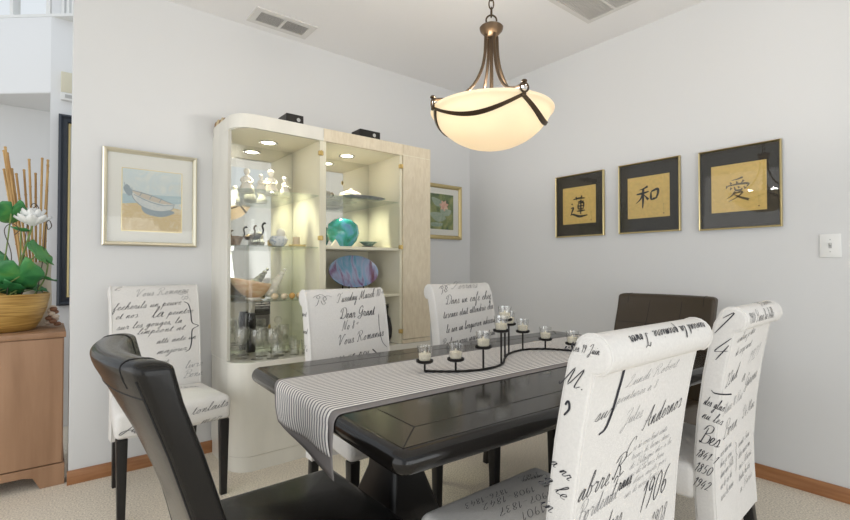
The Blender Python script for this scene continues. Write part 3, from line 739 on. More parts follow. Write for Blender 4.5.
crane(-2.035, -.22, 1.275, .155, 'taller dark crane figurine beside the blue and white bowl', .2, M['black_plastic'])
o = thing('fan_dish', 'brown fluted shell dish at the curved end of the second glass shelf', 'dish', (-2.175, -.22, 1.275))
mb = MB(); lathe(mb, [(0, 0), (.022, 0), (.03, .01), (.05, .06), (.047, .06), (.028, .014), (0, .008)], 20, sy=.6); obj('body', mb, two_tone('fan_shell', [(.20, .12, .07), (.45, .33, .22)], 40, .5), o)
o = thing('porcelain_shell_bowl', 'blue and white patterned bowl with a shell-like lip on the second glass shelf', 'bowl', (-1.915, -.24, 1.275))
bw = two_tone('blue_white', [(.75, .76, .78), (.75, .76, .78), (.25, .32, .48)], 45, .25)
mb = MB(); lathe(mb, [(0, .0), (.03, 0), (.032, .006), (.055, .03), (.058, .05), (.045, .07), (.042, .07), (.052, .05), (.048, .03), (0, .01)], 24); obj('bowl', mb, bw, o)
mb = MB(); ellipsoid(mb, (.02, .01, .088), (.03, .012, .034), 12, 8); obj('shell_lip', mb, M['porcelain'], o)
o = thing('trinket_box', 'flat yellow box on the second glass shelf near the divider', 'box', (-1.80, -.26, 1.275))
mb = MB(); box(mb, (-.045, -.03, 0), (.045, .03, .016), .002, 1); obj('body', mb, mat('yellow_card', (.72, .55, .22), .6), o)
mb = MB(); box(mb, (-.046, -.031, .012), (.046, .031, .02), .002, 1); obj('lid', mb, mat('yellow_lid', (.78, .62, .28), .6), o)
o = thing('pillar_candle', 'short tan candle standing on the flat yellow box', 'candle', (-1.805, -.26, 1.295))
mb = MB(); lathe(mb, [(0, 0), (.022, 0), (.022, .045), (.019, .048), (0, .046)], 18); obj('wax', mb, mat('tan_wax', (.68, .54, .36), .5), o)
mb = MB(); tube(mb, [(0, 0, .045), (.001, 0, .055)], .001, 6); obj('wick', mb, M['wick'], o)
# third shelf: big shell bowl, white shell, eggs
o = thing('shell_bowl', 'large peach-coloured shell bowl on the third glass shelf', 'bowl', (-2.065, -.22, .955), .1); o.scale = (1.05, 1.05, 1.25)
mb = MB(); vs = []; fs = []; nu, nv = 28, 10
for j in range(nv + 1):
    f = j / nv
    for i in range(nu):
        an = 2 * PI * i / nu; rr = f * (1 + .06 * math.sin(6 * an) * f)
        vs.append((.125 * rr * math.cos(an) - .02 * f, .085 * rr * math.sin(an), .085 * f ** 2.2 + .02 * f * math.cos(an) * -1 + .003))
for j in range(nv):
    for i in range(nu): fs.append((j * nu + i, j * nu + (i + 1) % nu, (j + 1) * nu + (i + 1) % nu, (j + 1) * nu + i))
mb.add(vs, fs); ob = obj('bowl', mb, two_tone('peach_shell', [(.62, .36, .20), (.75, .50, .30), (.80, .64, .46)], 12, .3, stretch=(1, 1, 3)), o, recalc=False)
md = ob.modifiers.new('thickness', 'SOLIDIFY'); md.thickness = .004; md.offset = 1
mb = MB(); lathe(mb, [(0, 0), (.045, 0), (.04, .008), (0, .008)], 20); obj('foot', mb, M['porcelain'], o)
o = thing('conch_shell', 'white pointed conch shell leaning beside the peach bowl', 'shell', (-1.90, -.20, .956), .2)
mb = MB()
for k in range(7): ellipsoid(mb, (.018 * k - .06, 0, .045 + .022 * k), (.045 - .0055 * k, .04 - .005 * k, .04 - .005 * k), 14, 9)
obj('body', mb, M['porcelain'], o)
egg = None
for i, (x, y, c, lab) in enumerate([(-1.985, -.36, (.78, .62, .42), 'pale marble egg, leftmost in the row before the peach bowl'), (-1.93, -.37, (.82, .68, .50), 'cream marble egg, second from the left in front of the peach bowl'), (-1.875, -.36, (.80, .45, .14), 'orange marble egg on the third glass shelf'), (-1.825, -.35, (.78, .60, .36), 'tan marble egg nearest the divider')]):
    o = thing('marble_egg', lab, 'egg', (x, y, .955), .5 * i, 'marble eggs on the third glass shelf')
    mb = MB(); lathe(mb, [(0, -.019)] + [(.019 * math.sin(PI * k / 10), -.019 * math.cos(PI * k / 10) * (1 if k < 5 else 1.25)) for k in range(1, 10)] + [(0, .024)], 16)
    mb.xform(Matrix.Translation((0, 0, .019)) @ Matrix.Rotation(PI / 2, 4, 'Y')); obj('body', mb, mat('egg_stone', c, .25), o)
# crystal on the cabinet floor
CR = dict(
 goblet=[(0, 0), (.034, 0), (.034, .003), (.006, .008), (.0045, .06), (.010, .072), (.032, .10), (.036, .135), (.033, .175), (.031, .175), (.034, .135), (.030, .102), (0, .082)],
 tumbler=[(0, 0), (.030, 0), (.036, .09), (.034, .09), (.028, .010), (0, .010)],
 bowl=[(0, 0), (.03, 0), (.032, .006), (.05, .03), (.062, .075), (.059, .075), (.047, .033), (0, .012)],
 decanter=[(0, 0), (.045, 0), (.05, .02), (.048, .09), (.02, .14), (.016, .18), (.024, .19), (.021, .19), (.013, .178), (.016, .138), (.044, .088), (.044, .015), (0, .008)])
def crystal(kind, x, y, label, s=1.0):
    z = .61
    names = dict(goblet='crystal_goblet', tumbler='crystal_tumbler', bowl='crystal_bowl', decanter='crystal_decanter')
    o = thing(names[kind], label, {'goblet': 'glass', 'tumbler': 'glass', 'bowl': 'bowl', 'decanter': 'decanter'}[kind], (x, y, z), 0, 'crystal glassware on the cabinet floor')
    mb = MB(); lathe(mb, [(r * s, q * s) for r, q in CR[kind]], 20); obj('body', mb, M['crystal'], o, sharp=50)
    if kind == 'decanter':
        mb = MB(); lathe(mb, [(0, .185), (.010, .187), (.011, .195), (.022, .21), (.024, .222), (.014, .236), (0, .239)], 16); obj('stopper', mb, M['crystal'], o)
GOB = 'crystal goblet of the row on the cabinet floor behind the curved glass'
for x, y in ((-2.16, -.30), (-2.115, -.20), (-2.09, -.365), (-2.035, -.29), (-2.01, -.40), (-2.17, -.12), (-1.88, -.24)): crystal('goblet', x, y, GOB, 1.0)
for x, y in ((-1.79, -.15), (-1.86, -.36), (-1.78, -.36)): crystal('tumbler', x, y, 'short crystal tumbler near the divider on the cabinet floor', .95)
crystal('bowl', -1.93, -.17, 'wide crystal bowl behind the tumblers on the cabinet floor', 1.1)
crystal('decanter', -1.95, -.33, 'crystal decanter with a ball stopper on the cabinet floor', .95)
o = thing('black_vase', 'tall square black vase standing among the crystal goblets', 'vase', (-2.04, -.10, .61)); o.scale = (.8, .8, .95)
mb = MB(); loft(mb, [[(x, y, z) for x, y in rrect(w_, w_, .012)] for w_, z in ((.06, 0), (.066, .02), (.07, .22), (.06, .25))]); obj('body', mb, M['black_plastic'], o)
mb = MB(); loft(mb, [[(x, y, z) for x, y in rrect(w_, w_, .012)] for w_, z in ((.062, .25), (.064, .258), (.05, .26))]); obj('rim', mb, M['black_plastic'], o)
# right bay, top shelf
o = thing('lidded_pot', 'cream lidded pot at the back of the right glass shelf', 'pot', (-1.36, -.17, 1.61))
mb = MB(); lathe(mb, [(0, 0), (.05, 0), (.055, .01), (.08, .05), (.075, .062), (0, .062)], 28); obj('pot', mb, M['porcelain'], o)
mb = MB(); lathe(mb, [(.078, .06), (.074, .068), (.03, .085), (.012, .088), (.010, .094), (.014, .10), (0, .104)], 28); obj('lid', mb, M['porcelain'], o)
o = thing('oval_platter', 'dark grey oval platter at the front of the right glass shelf', 'plate', (-1.34, -.33, 1.61), .05)
mb = MB(); lathe(mb, [(0, 0), (.10, 0), (.165, .02), (.168, .024), (.16, .024), (.10, .006), (0, .006)], 32, sy=.52); obj('body', mb, two_tone('slate_glaze', [(.10, .11, .13), (.28, .29, .31)], 18, .3), o)
o = thing('small_cup', 'small grey cup with a curled handle beside the divider', 'cup', (-1.60, -.26, 1.61))
mb = MB(); lathe(mb, [(0, 0), (.025, 0), (.036, .045), (.034, .045), (.023, .006), (0, .006)], 20); obj('body', mb, two_tone('cup_glaze', [(.35, .32, .28), (.55, .5, .42)], 30, .4), o)
mb = MB(); tube(mb, crom([(.030, 0, .035), (.05, 0, .042), (.056, 0, .028), (.045, 0, .014), (.028, 0, .012)], 5), .004, 7); obj('handle', mb, M['bronze'], o)
o = thing('small_bowl', 'small cream bowl between the grey cup and the lidded pot', 'bowl', (-1.495, -.20, 1.61))
mb = MB(); lathe(mb, [(0, 0), (.03, 0), (.052, .032), (.05, .032), (.028, .005), (0, .005)], 22); obj('body', mb, M['porcelain'], o)
# second shelf
turq = two_tone('turquoise_glass', [(.0, .22, .15), (.02, .40, .32), (.10, .45, .62), (.12, .26, .55)], 9, .12, coat=.5)
o = thing('glass_moon_vase', 'round turquoise and green glass vase on the white shelf', 'vase', (-1.462, -.25, 1.285)); o.scale = (1.18, 1.0, 1.02)
mb = MB(); lathe(mb, [(0, 0), (.045, 0), (.05, .006), (.085, .045), (.103, .10), (.092, .155), (.055, .188), (.03, .195), (.027, .19), (.05, .18), (.085, .15), (0, .02)], 32, sy=.72); obj('body', mb, turq, o)
o = thing('leaf_tile', 'small cream triangular ornament left of the turquoise vase', 'ornament', (-1.585, -.36, 1.285))
mb = MB(); prism(mb, [(-.03, 0), (.035, 0), (.005, .045)], 'y', -.012, .012, .003); obj('body', mb, M['porcelain'], o)
o = thing('glass_dish', 'green glass dish on a little stand right of the turquoise vase', 'dish', (-1.24, -.22, 1.285))
mb = MB(); lathe(mb, [(0, .016), (.03, .018), (.07, .045), (.068, .048), (.03, .022), (0, .02)], 24, sy=.7); obj('dish', mb, two_tone('green_dish', [(.15, .28, .24), (.42, .52, .45)], 20, .15), o)
mb = MB(); box(mb, (-.045, -.02, 0), (.045, .02, .016), .003, 1); obj('stand', mb, M['bronze'], o)
# third shelf
iri = two_tone('iridescent_glass', [(.03, .24, .34), (.12, .36, .56), (.34, .40, .64), (.20, .10, .26), (.14, .02, .05)], 5, .1, coat=.6, stretch=(2.4, 1, .8))
o = thing('art_glass_plate', 'oval blue and purple art glass plate propped on a black stand', 'plate', (-1.385, -.25, .987)); o.scale = (1.14, 1.0, 1.08)
mb = MB(); lathe(mb, [(0, 0), (.10, .002), (.15, .014), (.172, .022), (.171, .026), (.15, .019), (.1, .007), (0, .005)], 36, sy=.62)
mb.xform(Matrix.Translation((0, .0, .118)) @ Matrix.Rotation(PI / 2 - .25, 4, 'X')); obj('plate', mb, iri, o)
mb = MB()
for s in (-.05, .05):
    tube(mb, crom([(s, -.05, .03), (s, -.048, .008), (s, -.03, .004), (s, .04, .004), (s, .03, .05), (s, .035, .12)], 5), .004, 6)
tube(mb, [(-.05, .02, .004), (.05, .02, .004)], .004, 6); obj('plate_stand', mb, M['iron'], o)
o = thing('book', 'flat grey book lying under the oval art glass plate', 'book', (-1.40, -.26, .965))
mb = MB(); box(mb, (-.15, -.10, .002), (.13, .10, .019)); obj('pages', mb, M['mat_white'], o)
mb = MB(); box(mb, (-.153, -.103, 0), (.133, .103, .003)); box(mb, (-.153, -.103, .0185), (.133, .103, .0215)); box(mb, (-.153, .10, .003), (.133, .103, .0185)); obj('cover', mb, mat('grey_cover', (.20, .20, .21), .5), o)
for i, (x, y, s, lab) in enumerate([(-1.16, -.30, 1.0, 'glossy black jug nearest the hinges in the lower right bay'), (-1.30, -.27, .8, 'glossy black jug behind the tucked-in chair in the lower right bay')]):
    o = thing('black_jug', lab, 'jug', (x, y, .61), .6 * i, 'black jugs in the lower right bay')
    mb = MB(); lathe(mb, [(r * s, q * s) for r, q in [(0, 0), (.04, 0), (.06, .04), (.065, .10), (.05, .16), (.03, .20), (.028, .25), (.036, .27), (.032, .27), (.024, .25), (.026, .2), (.045, .155), (0, .03)]], 22); obj('body', mb, M['black_plastic'], o)
    mb = MB(); tube(mb, crom([(.034 * s, 0, .25 * s), (.075 * s, 0, .25 * s), (.085 * s, 0, .18 * s), (.06 * s, 0, .11 * s)], 6), .006 * s, 8); obj('handle', mb, M['black_plastic'], o)

# ------------------------------------------------------------------ dining table
TX0, TX1, TY0, TY1, TZ = -2.458, -.628, -2.377, -1.307, .760
TROT = -.045
tbl = thing('dining_table', 'long dark espresso dining table with a rounded edge and pedestal base', 'table', ((TX0 + TX1) / 2, (TY0 + TY1) / 2, 0), TROT)
ox, oy = tbl.location.x, tbl.location.y
W_, D_ = TX1 - TX0, TY1 - TY0; R_ = .029
mb = MB(); box(mb, (-W_ / 2 + R_, -D_ / 2 + R_, TZ - 2 * R_), (W_ / 2 - R_, D_ / 2 - R_, TZ)); obj('tabletop', mb, M['table'], tbl)
mb = MB(); prof = [(-.004, -.0008)] + [(R_ * math.sin(PI * k / 12), -R_ + R_ * math.cos(PI * k / 12) - .0008) for k in range(13)] + [(-.004, -2 * R_)]
loft(mb, [[(x, y, TZ + q) for x, y in rrect(W_ - 2 * R_ + 2 * p, D_ - 2 * R_ + 2 * p, .012 + p, 6)] for p, q in prof], cap=False); obj('bullnose_edge', mb, M['table_edge'], tbl, sharp=50)
mb = MB(); bi = .125; g_ = .0016; z = TZ + .0004
X0, X1, Y0, Y1 = -W_ / 2 + bi, W_ / 2 - bi, -D_ / 2 + bi, D_ / 2 - bi
def line(ax, ay, bx, by):
    t = Vector((bx - ax, by - ay, 0)).normalized(); nx, ny = -t.y * g_, t.x * g_
    mb.add([(ax + nx, ay + ny, z), (ax - nx, ay - ny, z), (bx - nx, by - ny, z), (bx + nx, by + ny, z)], [(0, 1, 2, 3)])
line(X0, Y0, X1, Y0); line(X1, Y0, X1, Y1); line(X1, Y1, X0, Y1); line(X0, Y1, X0, Y0)
e_ = R_
for sx, sy in ((-1, -1), (1, -1), (1, 1), (-1, 1)): line(sx * (W_ / 2 - bi), sy * (D_ / 2 - bi), sx * (W_ / 2 - e_), sy * (D_ / 2 - e_))
obj('inlay_groove', mb, M['groove'], tbl)
for px in (-.58, .52):
    mb = MB(); loft(mb, [[(px + x, y, zz) for x, y in rrect(w_ * .88, d_, .02)] for w_, d_, zz in ((.26, .62, .702), (.26, .62, .672), (.20, .34, .66), (.16, .20, .63), (.135, .15, .56), (.15, .17, .47), (.20, .23, .39), (.25, .28, .31), (.24, .27, .25), (.17, .19, .20), (.16, .18, .16), (.22, .24, .13), (.24, .38, .10), (.24, .42, .03), (.22, .40, 0))])
    obj('pedestal', mb, M['blackwood'], tbl, sharp=35)
mb = MB(); box(mb, (-.58, -.03, .14), (.52, .03, .22), .006); obj('stretcher', mb, M['blackwood'], tbl)

# runner: striped cloth over a longer grey lining, falling over the near-left end
def runner_path(lift, drop):
    pts = []; zt = TZ + lift
    xs = [-.72 + (TX0 + R_ + .0 + .72) * k / 24 for k in range(25)]
    for x in xs: pts.append((x, zt))
    cx, cz, r = TX0 + R_, TZ - R_, R_ + lift
    for k in range(1, 8): pts.append((cx - r * math.sin(PI / 2 * k / 7), cz + r * math.cos(PI / 2 * k / 7)))
    for k in range(1, 9): pts.append((cx - r - .004 * math.sin(k / 8 * PI) - .006 * k / 8, cz - drop * k / 8))
    return pts
def runner(y_far, y_near, far_hem, near_hem, lift, drop_far, drop_near, ny, wav=.0):
    pa, pb = runner_path(lift, drop_far), runner_path(lift, drop_near); mb = MB(); vs = []
    for i, (A_, B_) in enumerate(zip(pa, pb)):
        f = max(0, (i - 26) / (len(pa) - 27))
        for j in range(ny + 1):
            u = j / ny
            y = (y_far + (far_hem - y_far) * f) * (1 - u) + (y_near + (near_hem - y_near) * f) * u
            y += .03 * max(0, A_[0] - TX0 - .03)
            x = A_[0] * (1 - u) + B_[0] * u; zz = A_[1] * (1 - u) + B_[1] * u
            x -= wav * f * (1 + math.sin(u * 9)) + .0; vs.append((x, y, zz)); mb.uv[len(vs) - 1] = (u, i / len(pa))
    n = ny + 1
    mb.add(vs, [(i * n + j, (i + 1) * n + j, (i + 1) * n + j + 1, i * n + j + 1) for i in range(len(pa) - 1) for j in range(ny)])
    return mb
run = thing('table_runner', 'striped cotton table runner with grey lining draped over the near table end', 'table runner', (0, 0, 0))
obr = obj('striped_cloth', runner(-1.605, -2.025, -1.69, -2.082, .0042, .076, .066, 40, .004), M['stripe'], run, sharp=60)
md = obr.modifiers.new('thickness', 'SOLIDIFY'); md.thickness = .0012; md.offset = 0
obr = obj('lining', runner(-1.584, -2.060, -1.672, -2.092, .0018, .084, .124, 40, .002), M['lining'], run, sharp=60)
md = obr.modifiers.new('thickness', 'SOLIDIFY'); md.thickness = .0012; md.offset = 0

_c = Vector((ox, oy, 0)); run.rotation_euler = (0, 0, TROT); run.location = _c - Matrix.Rotation(TROT, 3, 'Z') @ _c
# candle stand and votives
VOT = [(-1.974, -1.788, .807), (-1.889, -1.862, .815), (-1.785, -1.900, .854), (-1.668, -1.883, .903), (-1.554, -1.801, .931), (-1.471, -1.75, .901), (-1.344, -1.723, .855), (-1.246, -1.775, .817), (-1.185, -1.878, .803)]
zr = TZ + .009
stand = thing('candle_stand', 'wavy black iron candle stand along the table runner', 'candle holder', (-1.58, -1.82, TZ + .0035))
mb = MB(); rail = crom([(x + 1.58, y + 1.82, .006) for x, y, _ in VOT], 8); tube(mb, rail, .0045, 8); obj('base_rail', mb, M['iron'], stand)
for x, y, z in VOT:
    lx, ly, lz = x + 1.58, y + 1.82, z - TZ - .0035
    mb = MB(); tube(mb, [(lx, ly, .004), (lx, ly, lz - .006)], .0038, 8); obj('post', mb, M['iron'], stand)
    mb = MB(); lathe(mb, [(0, -.008), (.024, -.008), (.031, -.004), (.032, .003), (.029, .003), (.027, -.003), (0, -.003)], 22, (lx, ly, lz)); obj('candle_plate', mb, M['iron'], stand)
words = ['leftmost votive cup on the candle stand, at the low near end', 'second votive cup from the left on the candle stand', 'third votive cup from the left on the candle stand', 'fourth votive cup from the left, on a tall post', 'highest votive cup, at the middle of the candle stand', 'votive cup right behind the tallest post of the candle stand', 'third votive cup from the right on the candle stand', 'second votive cup from the right on the candle stand', 'rightmost votive cup on the candle stand, at the low far end']
v0 = None
for (x, y, z), lab in zip(VOT, words):
    if v0 is None:
        v0 = thing('votive_candle', lab, 'candle', (x, y, z - .003), 0, 'glass votives on the candle stand')
        mb = MB(); lathe(mb, [(0, 0), (.0215, 0), (.0225, .004), (.0285, .057), (.0270, .057), (.0208, .006), (0, .005)], 22); obj('glass_cup', mb, M['cup_glass'], v0, sharp=50)
        mb = MB(); lathe(mb, [(0, .0056), (.0203, .0062), (.0228, .028), (.021, .0295), (.006, .0285), (.004, .034), (.0015, .040), (0, .041)], 20); c_ = obj('wax', mb, M['wax'], v0)
        mb = MB(); tube(mb, [(0, 0, .040), (.0006, 0, .047)], .0008, 6); obj('wick', mb, M['wick'], c_)
    else: dup(v0, (x, y, z - .003), 0, lab)

# ------------------------------------------------------------------ script-print chairs
CW = .455      # width of the backrest; set anew before each chair
def interp(tab, z):
    if z <= tab[0][0]: return tab[0][1]
    for (a, b), (c, d_) in zip(tab, tab[1:]):
        if z <= c: return b + (d_ - b) * (z - a) / (c - a)
    return tab[-1][1]
FRONT = [(.25, -.164), (.29, -.162), (.40, -.156), (.50, -.155), (.65, -.166), (.80, -.186), (.90, -.205), (.965, -.219)]
BACK = [(.25, -.224), (.29, -.222), (.40, -.216), (.50, -.215), (.65, -.226), (.80, -.246), (.90, -.264), (.945, -.274)]
ROLLC, ROLLR = (-.270, .981), .040
EPS = .0011
def s_front(x, z): return (-x, interp(FRONT, z) + EPS, z)
def s_back(x, z): return (x, interp(BACK, z) - EPS, z)
def s_left(u, z): return (-CW / 2 - EPS, -u, z)
def s_right(u, z): return (CW / 2 + EPS, u, z)
def s_roll(x, v):                    # v: arc length upwards from the rear foot of the roll
    an = math.radians(212) - v / ROLLR
    return (x, ROLLC[0] + (ROLLR + EPS) * math.cos(an), ROLLC[1] + (ROLLR + EPS) * math.sin(an))
SW, SD, SZ0, SZ1, SCR = .505, .405, .375, .488, .020
SCY = .040
def taper(y): return 1 - (1 - CW / SW * 1.01) * max(0, min(1, (SCY + SD / 2 - y) / SD))
def s_seat_b(x, y): return (x, y, crown_h(x, y - SCY, SW, SD, SZ1, SCR) + EPS)          # read from behind the chair
def s_seat_f(x, y): return (-x, -y, crown_h(-x, -y - SCY, SW, SD, SZ1, SCR) + EPS)      # read from the front
def s_seat_front(x, z): return (-x, SCY + SD / 2 + EPS, z)
def s_seat_l(u, z): return (-SW / 2 - EPS, -u, z)
def back_profile():
    fr = [(interp(FRONT, z), z) for z in (.25, .29, .40, .50, .65, .80, .90, .965)]
    roll = [(ROLLC[0] + ROLLR * math.cos(math.radians(a_)), ROLLC[1] + ROLLR * math.sin(math.radians(a_))) for a_ in (40, 58, 76, 94, 112, 130, 148, 166, 184, 202, 220, 238)]
    bk = [(interp(BACK, z), z) for z in (.945, .90, .80, .65, .50, .40, .29, .25)]
    return fr + roll + bk
def script_chair(label, loc, rotz, back_lines=(), front_lines=(), roll_lines=(), left_lines=(), seat_lines=(), right_lines=()):
    o = thing('dining_chair', label, 'chair', loc, rotz)
    mb = MB(); prism(mb, back_profile(), 'x', -CW / 2, CW / 2, .007, 3)
    for s in (-1, 1):   # welt round the roll end
        P = [(s * (CW / 2 - .006), y, z) for y, z in back_profile()]
        tube(mb, P, .0028, 6)
    for lines, surf in ((back_lines, s_back), (front_lines, s_front), (roll_lines, s_roll), (left_lines, s_left), (right_lines, s_right)):
        for ln in lines: put(mb, ln, surf)
    obj('backrest', mb, [M['linen'], M['print'], M['print_grey']], o, sharp=50, recalc=True)
    mb = MB(); cushion(mb, SW, SD, SZ0, SZ1, .03, .028, SCR, SCY)
    for ln in seat_lines:
        surf = {'b': s_seat_b, 'f': s_seat_f, 'e': s_seat_front, 'l': s_seat_l}[ln[0]]
        put(mb, ln[1:], surf)
    mb.v = [(x * taper(y), y, z) for x, y, z in mb.v]
    obj('seat', mb, [M['linen'], M['print'], M['print_grey']], o, sharp=60)
    for sx in (-1, 1):
        for sy, yy in ((1, SCY + SD / 2 - .032), (-1, -.185)):
            mb = MB(); k = -1 if sy < 0 else 0
            loft(mb, [[(sx * ((SW / 2 - .032) if sy > 0 else (CW / 2 - .034)) + x, yy + y + off, z) for x, y in rrect(w_, w_, .003, 2)] for w_, z, off in ((.030, 0, -.05 if sy < 0 else 0), (.044, .37, 0))])
            obj('leg', mb, M['blackwood'], o)
    return o
def put(mb, ln, surf):
    """(text, u, v, x-height[, width, angle, pen, ink]) or (strokes list, ...)"""
    s, u, v, size = ln[:4]; fit = ln[4] if len(ln) > 4 else None; ang = ln[5] if len(ln) > 5 else 0.0
    pen = ln[6] if len(ln) > 6 and ln[6] else None; mi = ln[7] if len(ln) > 7 else 1
    if isinstance(s, str): write(mb, s, u, v, size, surf, pen, ang, fit, mi)
    else: ribbons(mb, [[(p[0] * size, p[1] * size) for p in st] for st in s], pen or .003, surf, (u, v), ang, mi, n=8)
BRACE = [[(0, 1), (.08, .95), (.12, .8), (.13, .62), (.16, .55), (.26, .5), (.16, .45), (.13, .38), (.12, .2), (.08, .05), (0, 0)]]
SWASH = [[(.44, 1.05), (.42, .8), (.36, .5), (.28, .25), (.17, .06), (.0, .0)]]
SCROLL = [[(0, 0), (.5, .35), (1, .2), (.8, -.1), (.5, .1), (.9, .5), (1.5, .4), (2, .0), (1.7, -.3), (1.5, .05), (2.1, .4), (2.8, .3)], [(.9, -.2), (.7, -.8), (.4, -1.1)], [(1.2, -.3), (1.5, -.8), (1.9, -.6), (1.6, -.3)]]
COMMA = [[(0, .3), (.25, .6), (.3, .1), (-.1, -.4)]]
def small_block(rows, u, v, size, step, fit, ang=.0, shift=0.0, mi=2):
    return [(r, u + shift * i, v - step * i, size, fit * (.8 + .2 * ((i * 37) % 5) / 4), ang, None, mi) for i, r in enumerate(rows)]

# chair A: near side, back towards the camera
A_back = [('Lundi Robert', -.10, .898, .0105, .235, .06, .0016, 2), ('peintures a 8', -.125, .868, .0095, .17, .05, .0015, 2),
  ('sur', -.20, .846, .0135, .065, .05, .0028), (SWASH, -.175, .815, .125, None, 0, .0085), ('Jules', -.085, .812, .014, .085, .06, .0017, 2),
  ('Andernos', .012, .783, .0205, .19, .10, .0036), ('C', -.055, .735, .018, .03, 0, .0030)] + \
  small_block(['ce de vous haut comte', 'tresor de larme dans', 'de Belgique dur a la', 'une de la mer beau', 'le deux nuits par', 'sur de nous levers'], -.02, .742, .0072, .021, .20, .07, -.003) + \
  [('R', -.10, .700, .021, .05, 0, .0042), ('Frans', -.095, .662, .017, .085, .05, .0042), ('abrre', -.225, .688, .022, .115, .05, .0036), ('Bordeaux', -.218, .640, .019, .15, .06, .0024, 2),
   ('1906', .035, .578, .032, .14, .14, .0056), ('Amedees', -.2, .58, .02, .16, .05, .003), ('et la rue', -.2, .52, .02, .14, .05, .003, 2), ('1874-1908', -.02, .50, .022, .2, .1, .003)]
A_roll = [('revient la premiere', .215, .060, .0125, .26, PI, .0040), ('Tower', -.07, .058, .0125, .075, PI, .0042)]
A_left = [('nobles 19 Juin', .212, .985, .0080, .075, .0, .0016), ('M.', .20, .918, .018, .055, -.1, .0036), (COMMA, .213, .868, .03, None, 0, .0045), ('a nr', .175, .752, .0125, .05, -.45, .0028), ('g le', .16, .715, .014, .055, -.5, .003), ('in', .15, .66, .014, .03, -.3, .003), ('et m', .145, .60, .014, .05, -.4, .003)]
A_seat = [('b', '1876-1843', .02, .165, .0145, .155, PI - .12, .0028), ('b', '1908-1842', .09, .120, .0150, .20, PI - .12, .0030), ('b', '1907-1837', .10, .070, .0150, .20, PI - .12, .0030), ('b', '1841-1901', .13, .018, .0160, .20, PI - .12, .0030), ('b', 'de 1906', .16, -.04, .019, .16, PI - .12, .0034),
  ('b', 'des milieux', .215, .095, .0100, .10, PI - .1, .0022), ('b', 'Campagne', .21, .165, .0105, .11, PI - .1, .002), ('b', 'PaL', .20, .19, .016, .09, PI - .1, .0022), ('b', 'Geneve 1890', .19, -.10, .016, .2, PI - .1, .003),
  ('l', 'je ou', -.1, .42, .016, .06, 0, .003), ('l', 'Ste', -.19, .41, .02, .05, 0, .003)]
CW = .466
script_chair('script print chair seen from behind, nearest the camera', (-2.018, -2.362, 0), 0.0, A_back, [], A_roll, A_left, A_seat)
# chair B: near side, farther right
B_back = [('combien je dire', -.16, .90, .0125, .19, .1, .0022), ('de corps mont', -.15, .855, .0125, .17, .1, .0022), ('1921', .02, .80, .022, .13, .18, .0036, 2), ('22nd', -.20, .755, .023, .12, .18, .0042), ('a', -.02, .745, .024, .04, .1, .0036), ('Girone', .03, .71, .022, .15, .18, .0036), ('Mars 10 Rue', -.18, .66, .017, .2, .12, .0026, 2),
  ('Bonn', -.16, .575, .024, .15, .1, .0036), ('De Mar', .05, .60, .018, .15, .12, .0028)] + small_block(['non dans ma', 'dieu je vous', 'dans une belle', 'un de roi de', 'nous la main'], -.17, .52, .0125, .036, .14, .1) + \
  small_block(['comte Lieu', 'des nues au', 'sur Marie', 'toute la vie', 'a Paris'], .03, .50, .0125, .04, .16, .12, 0, 1) + [(BRACE, -.01, .43, .1, None, 0, .002)]
B_roll = [('1908 Paris la belle', -.20, .012, .017, .30, .0, .0032), ('Milano', .02, .06, .018, .17, .05, .003)]
B_left = [('1', .205, .935, .036, .04, .0, .006), ('4', .205, .855, .036, .05, .0, .006), (SWASH, .21, .75, .05, None, -1.2, .004), ('des glas', .185, .70, .015, .06, -.2, .0026), ('nu les', .18, .655, .015, .06, -.2, .0026), ('Bes', .17, .575, .027, .06, -.1, .0045), ('1841-1', .16, .525, .015, .06, -.2, .0032), ('1850', .155, .475, .017, .05, -.1, .0034), ('1942', .15, .425, .017, .05, -.1, .0034)]
CW = .455
script_chair('script print chair seen from behind, nearest the right wall', (-1.152, -2.296, 0), math.radians(3), B_back, [], B_roll, B_left, [('b', '1876-1843', .02, .165, .0145, .155, PI, .0028), ('b', 'de 1906', .16, .04, .019, .16, PI, .0034)])
# chair C: far side, in front of the glass door
C_front = [(SCROLL, -.19, .985, .035, None, -.1, .0022), ('Tuesday March 10', -.065, .955, .0195, .255, .10, .0034), ('e', .195, .995, .010, .015, 0, .0022), ('Dear Grant', -.055, .878, .0225, .20, .05, .0050), ('No 8', -.05, .825, .020, .07, .06, .0030), ('e', .03, .848, .010, .014, 0, .0022), ('Vous Romanus', -.08, .755, .021, .27, .09, .0036),
  ('expres un peu', -.165, .680, .0180, .26, .07, .0040), ('la presente', -.05, .632, .02, .2, .07, .004), (SWASH, .17, .62, .10, None, .9, .005), ([[(0, 1), (-.02, .6), (.04, .2), (.2, 0)]], .17, .72, .17, None, 0, .0026), ('le tout', .215, .88, .011, .09, -1.5, .0024)]
CW = .448
script_chair('script print chair on the far side, in front of the cabinet glass', (-1.874, -1.27, 0), PI, [], C_front, [], [], [('e', 'Rue', .02, .40, .025, .12, .1, .004), ('e', 'la cite', -.15, .41, .018, .12, .1, .003)], [('post', -.262, .90, .012, .045, 0, .003), ('and', -.252, .82, .012, .045, 0, .003), ('Te', -.245, .74, .012, .04, 0, .003)]).scale.z = 1.018
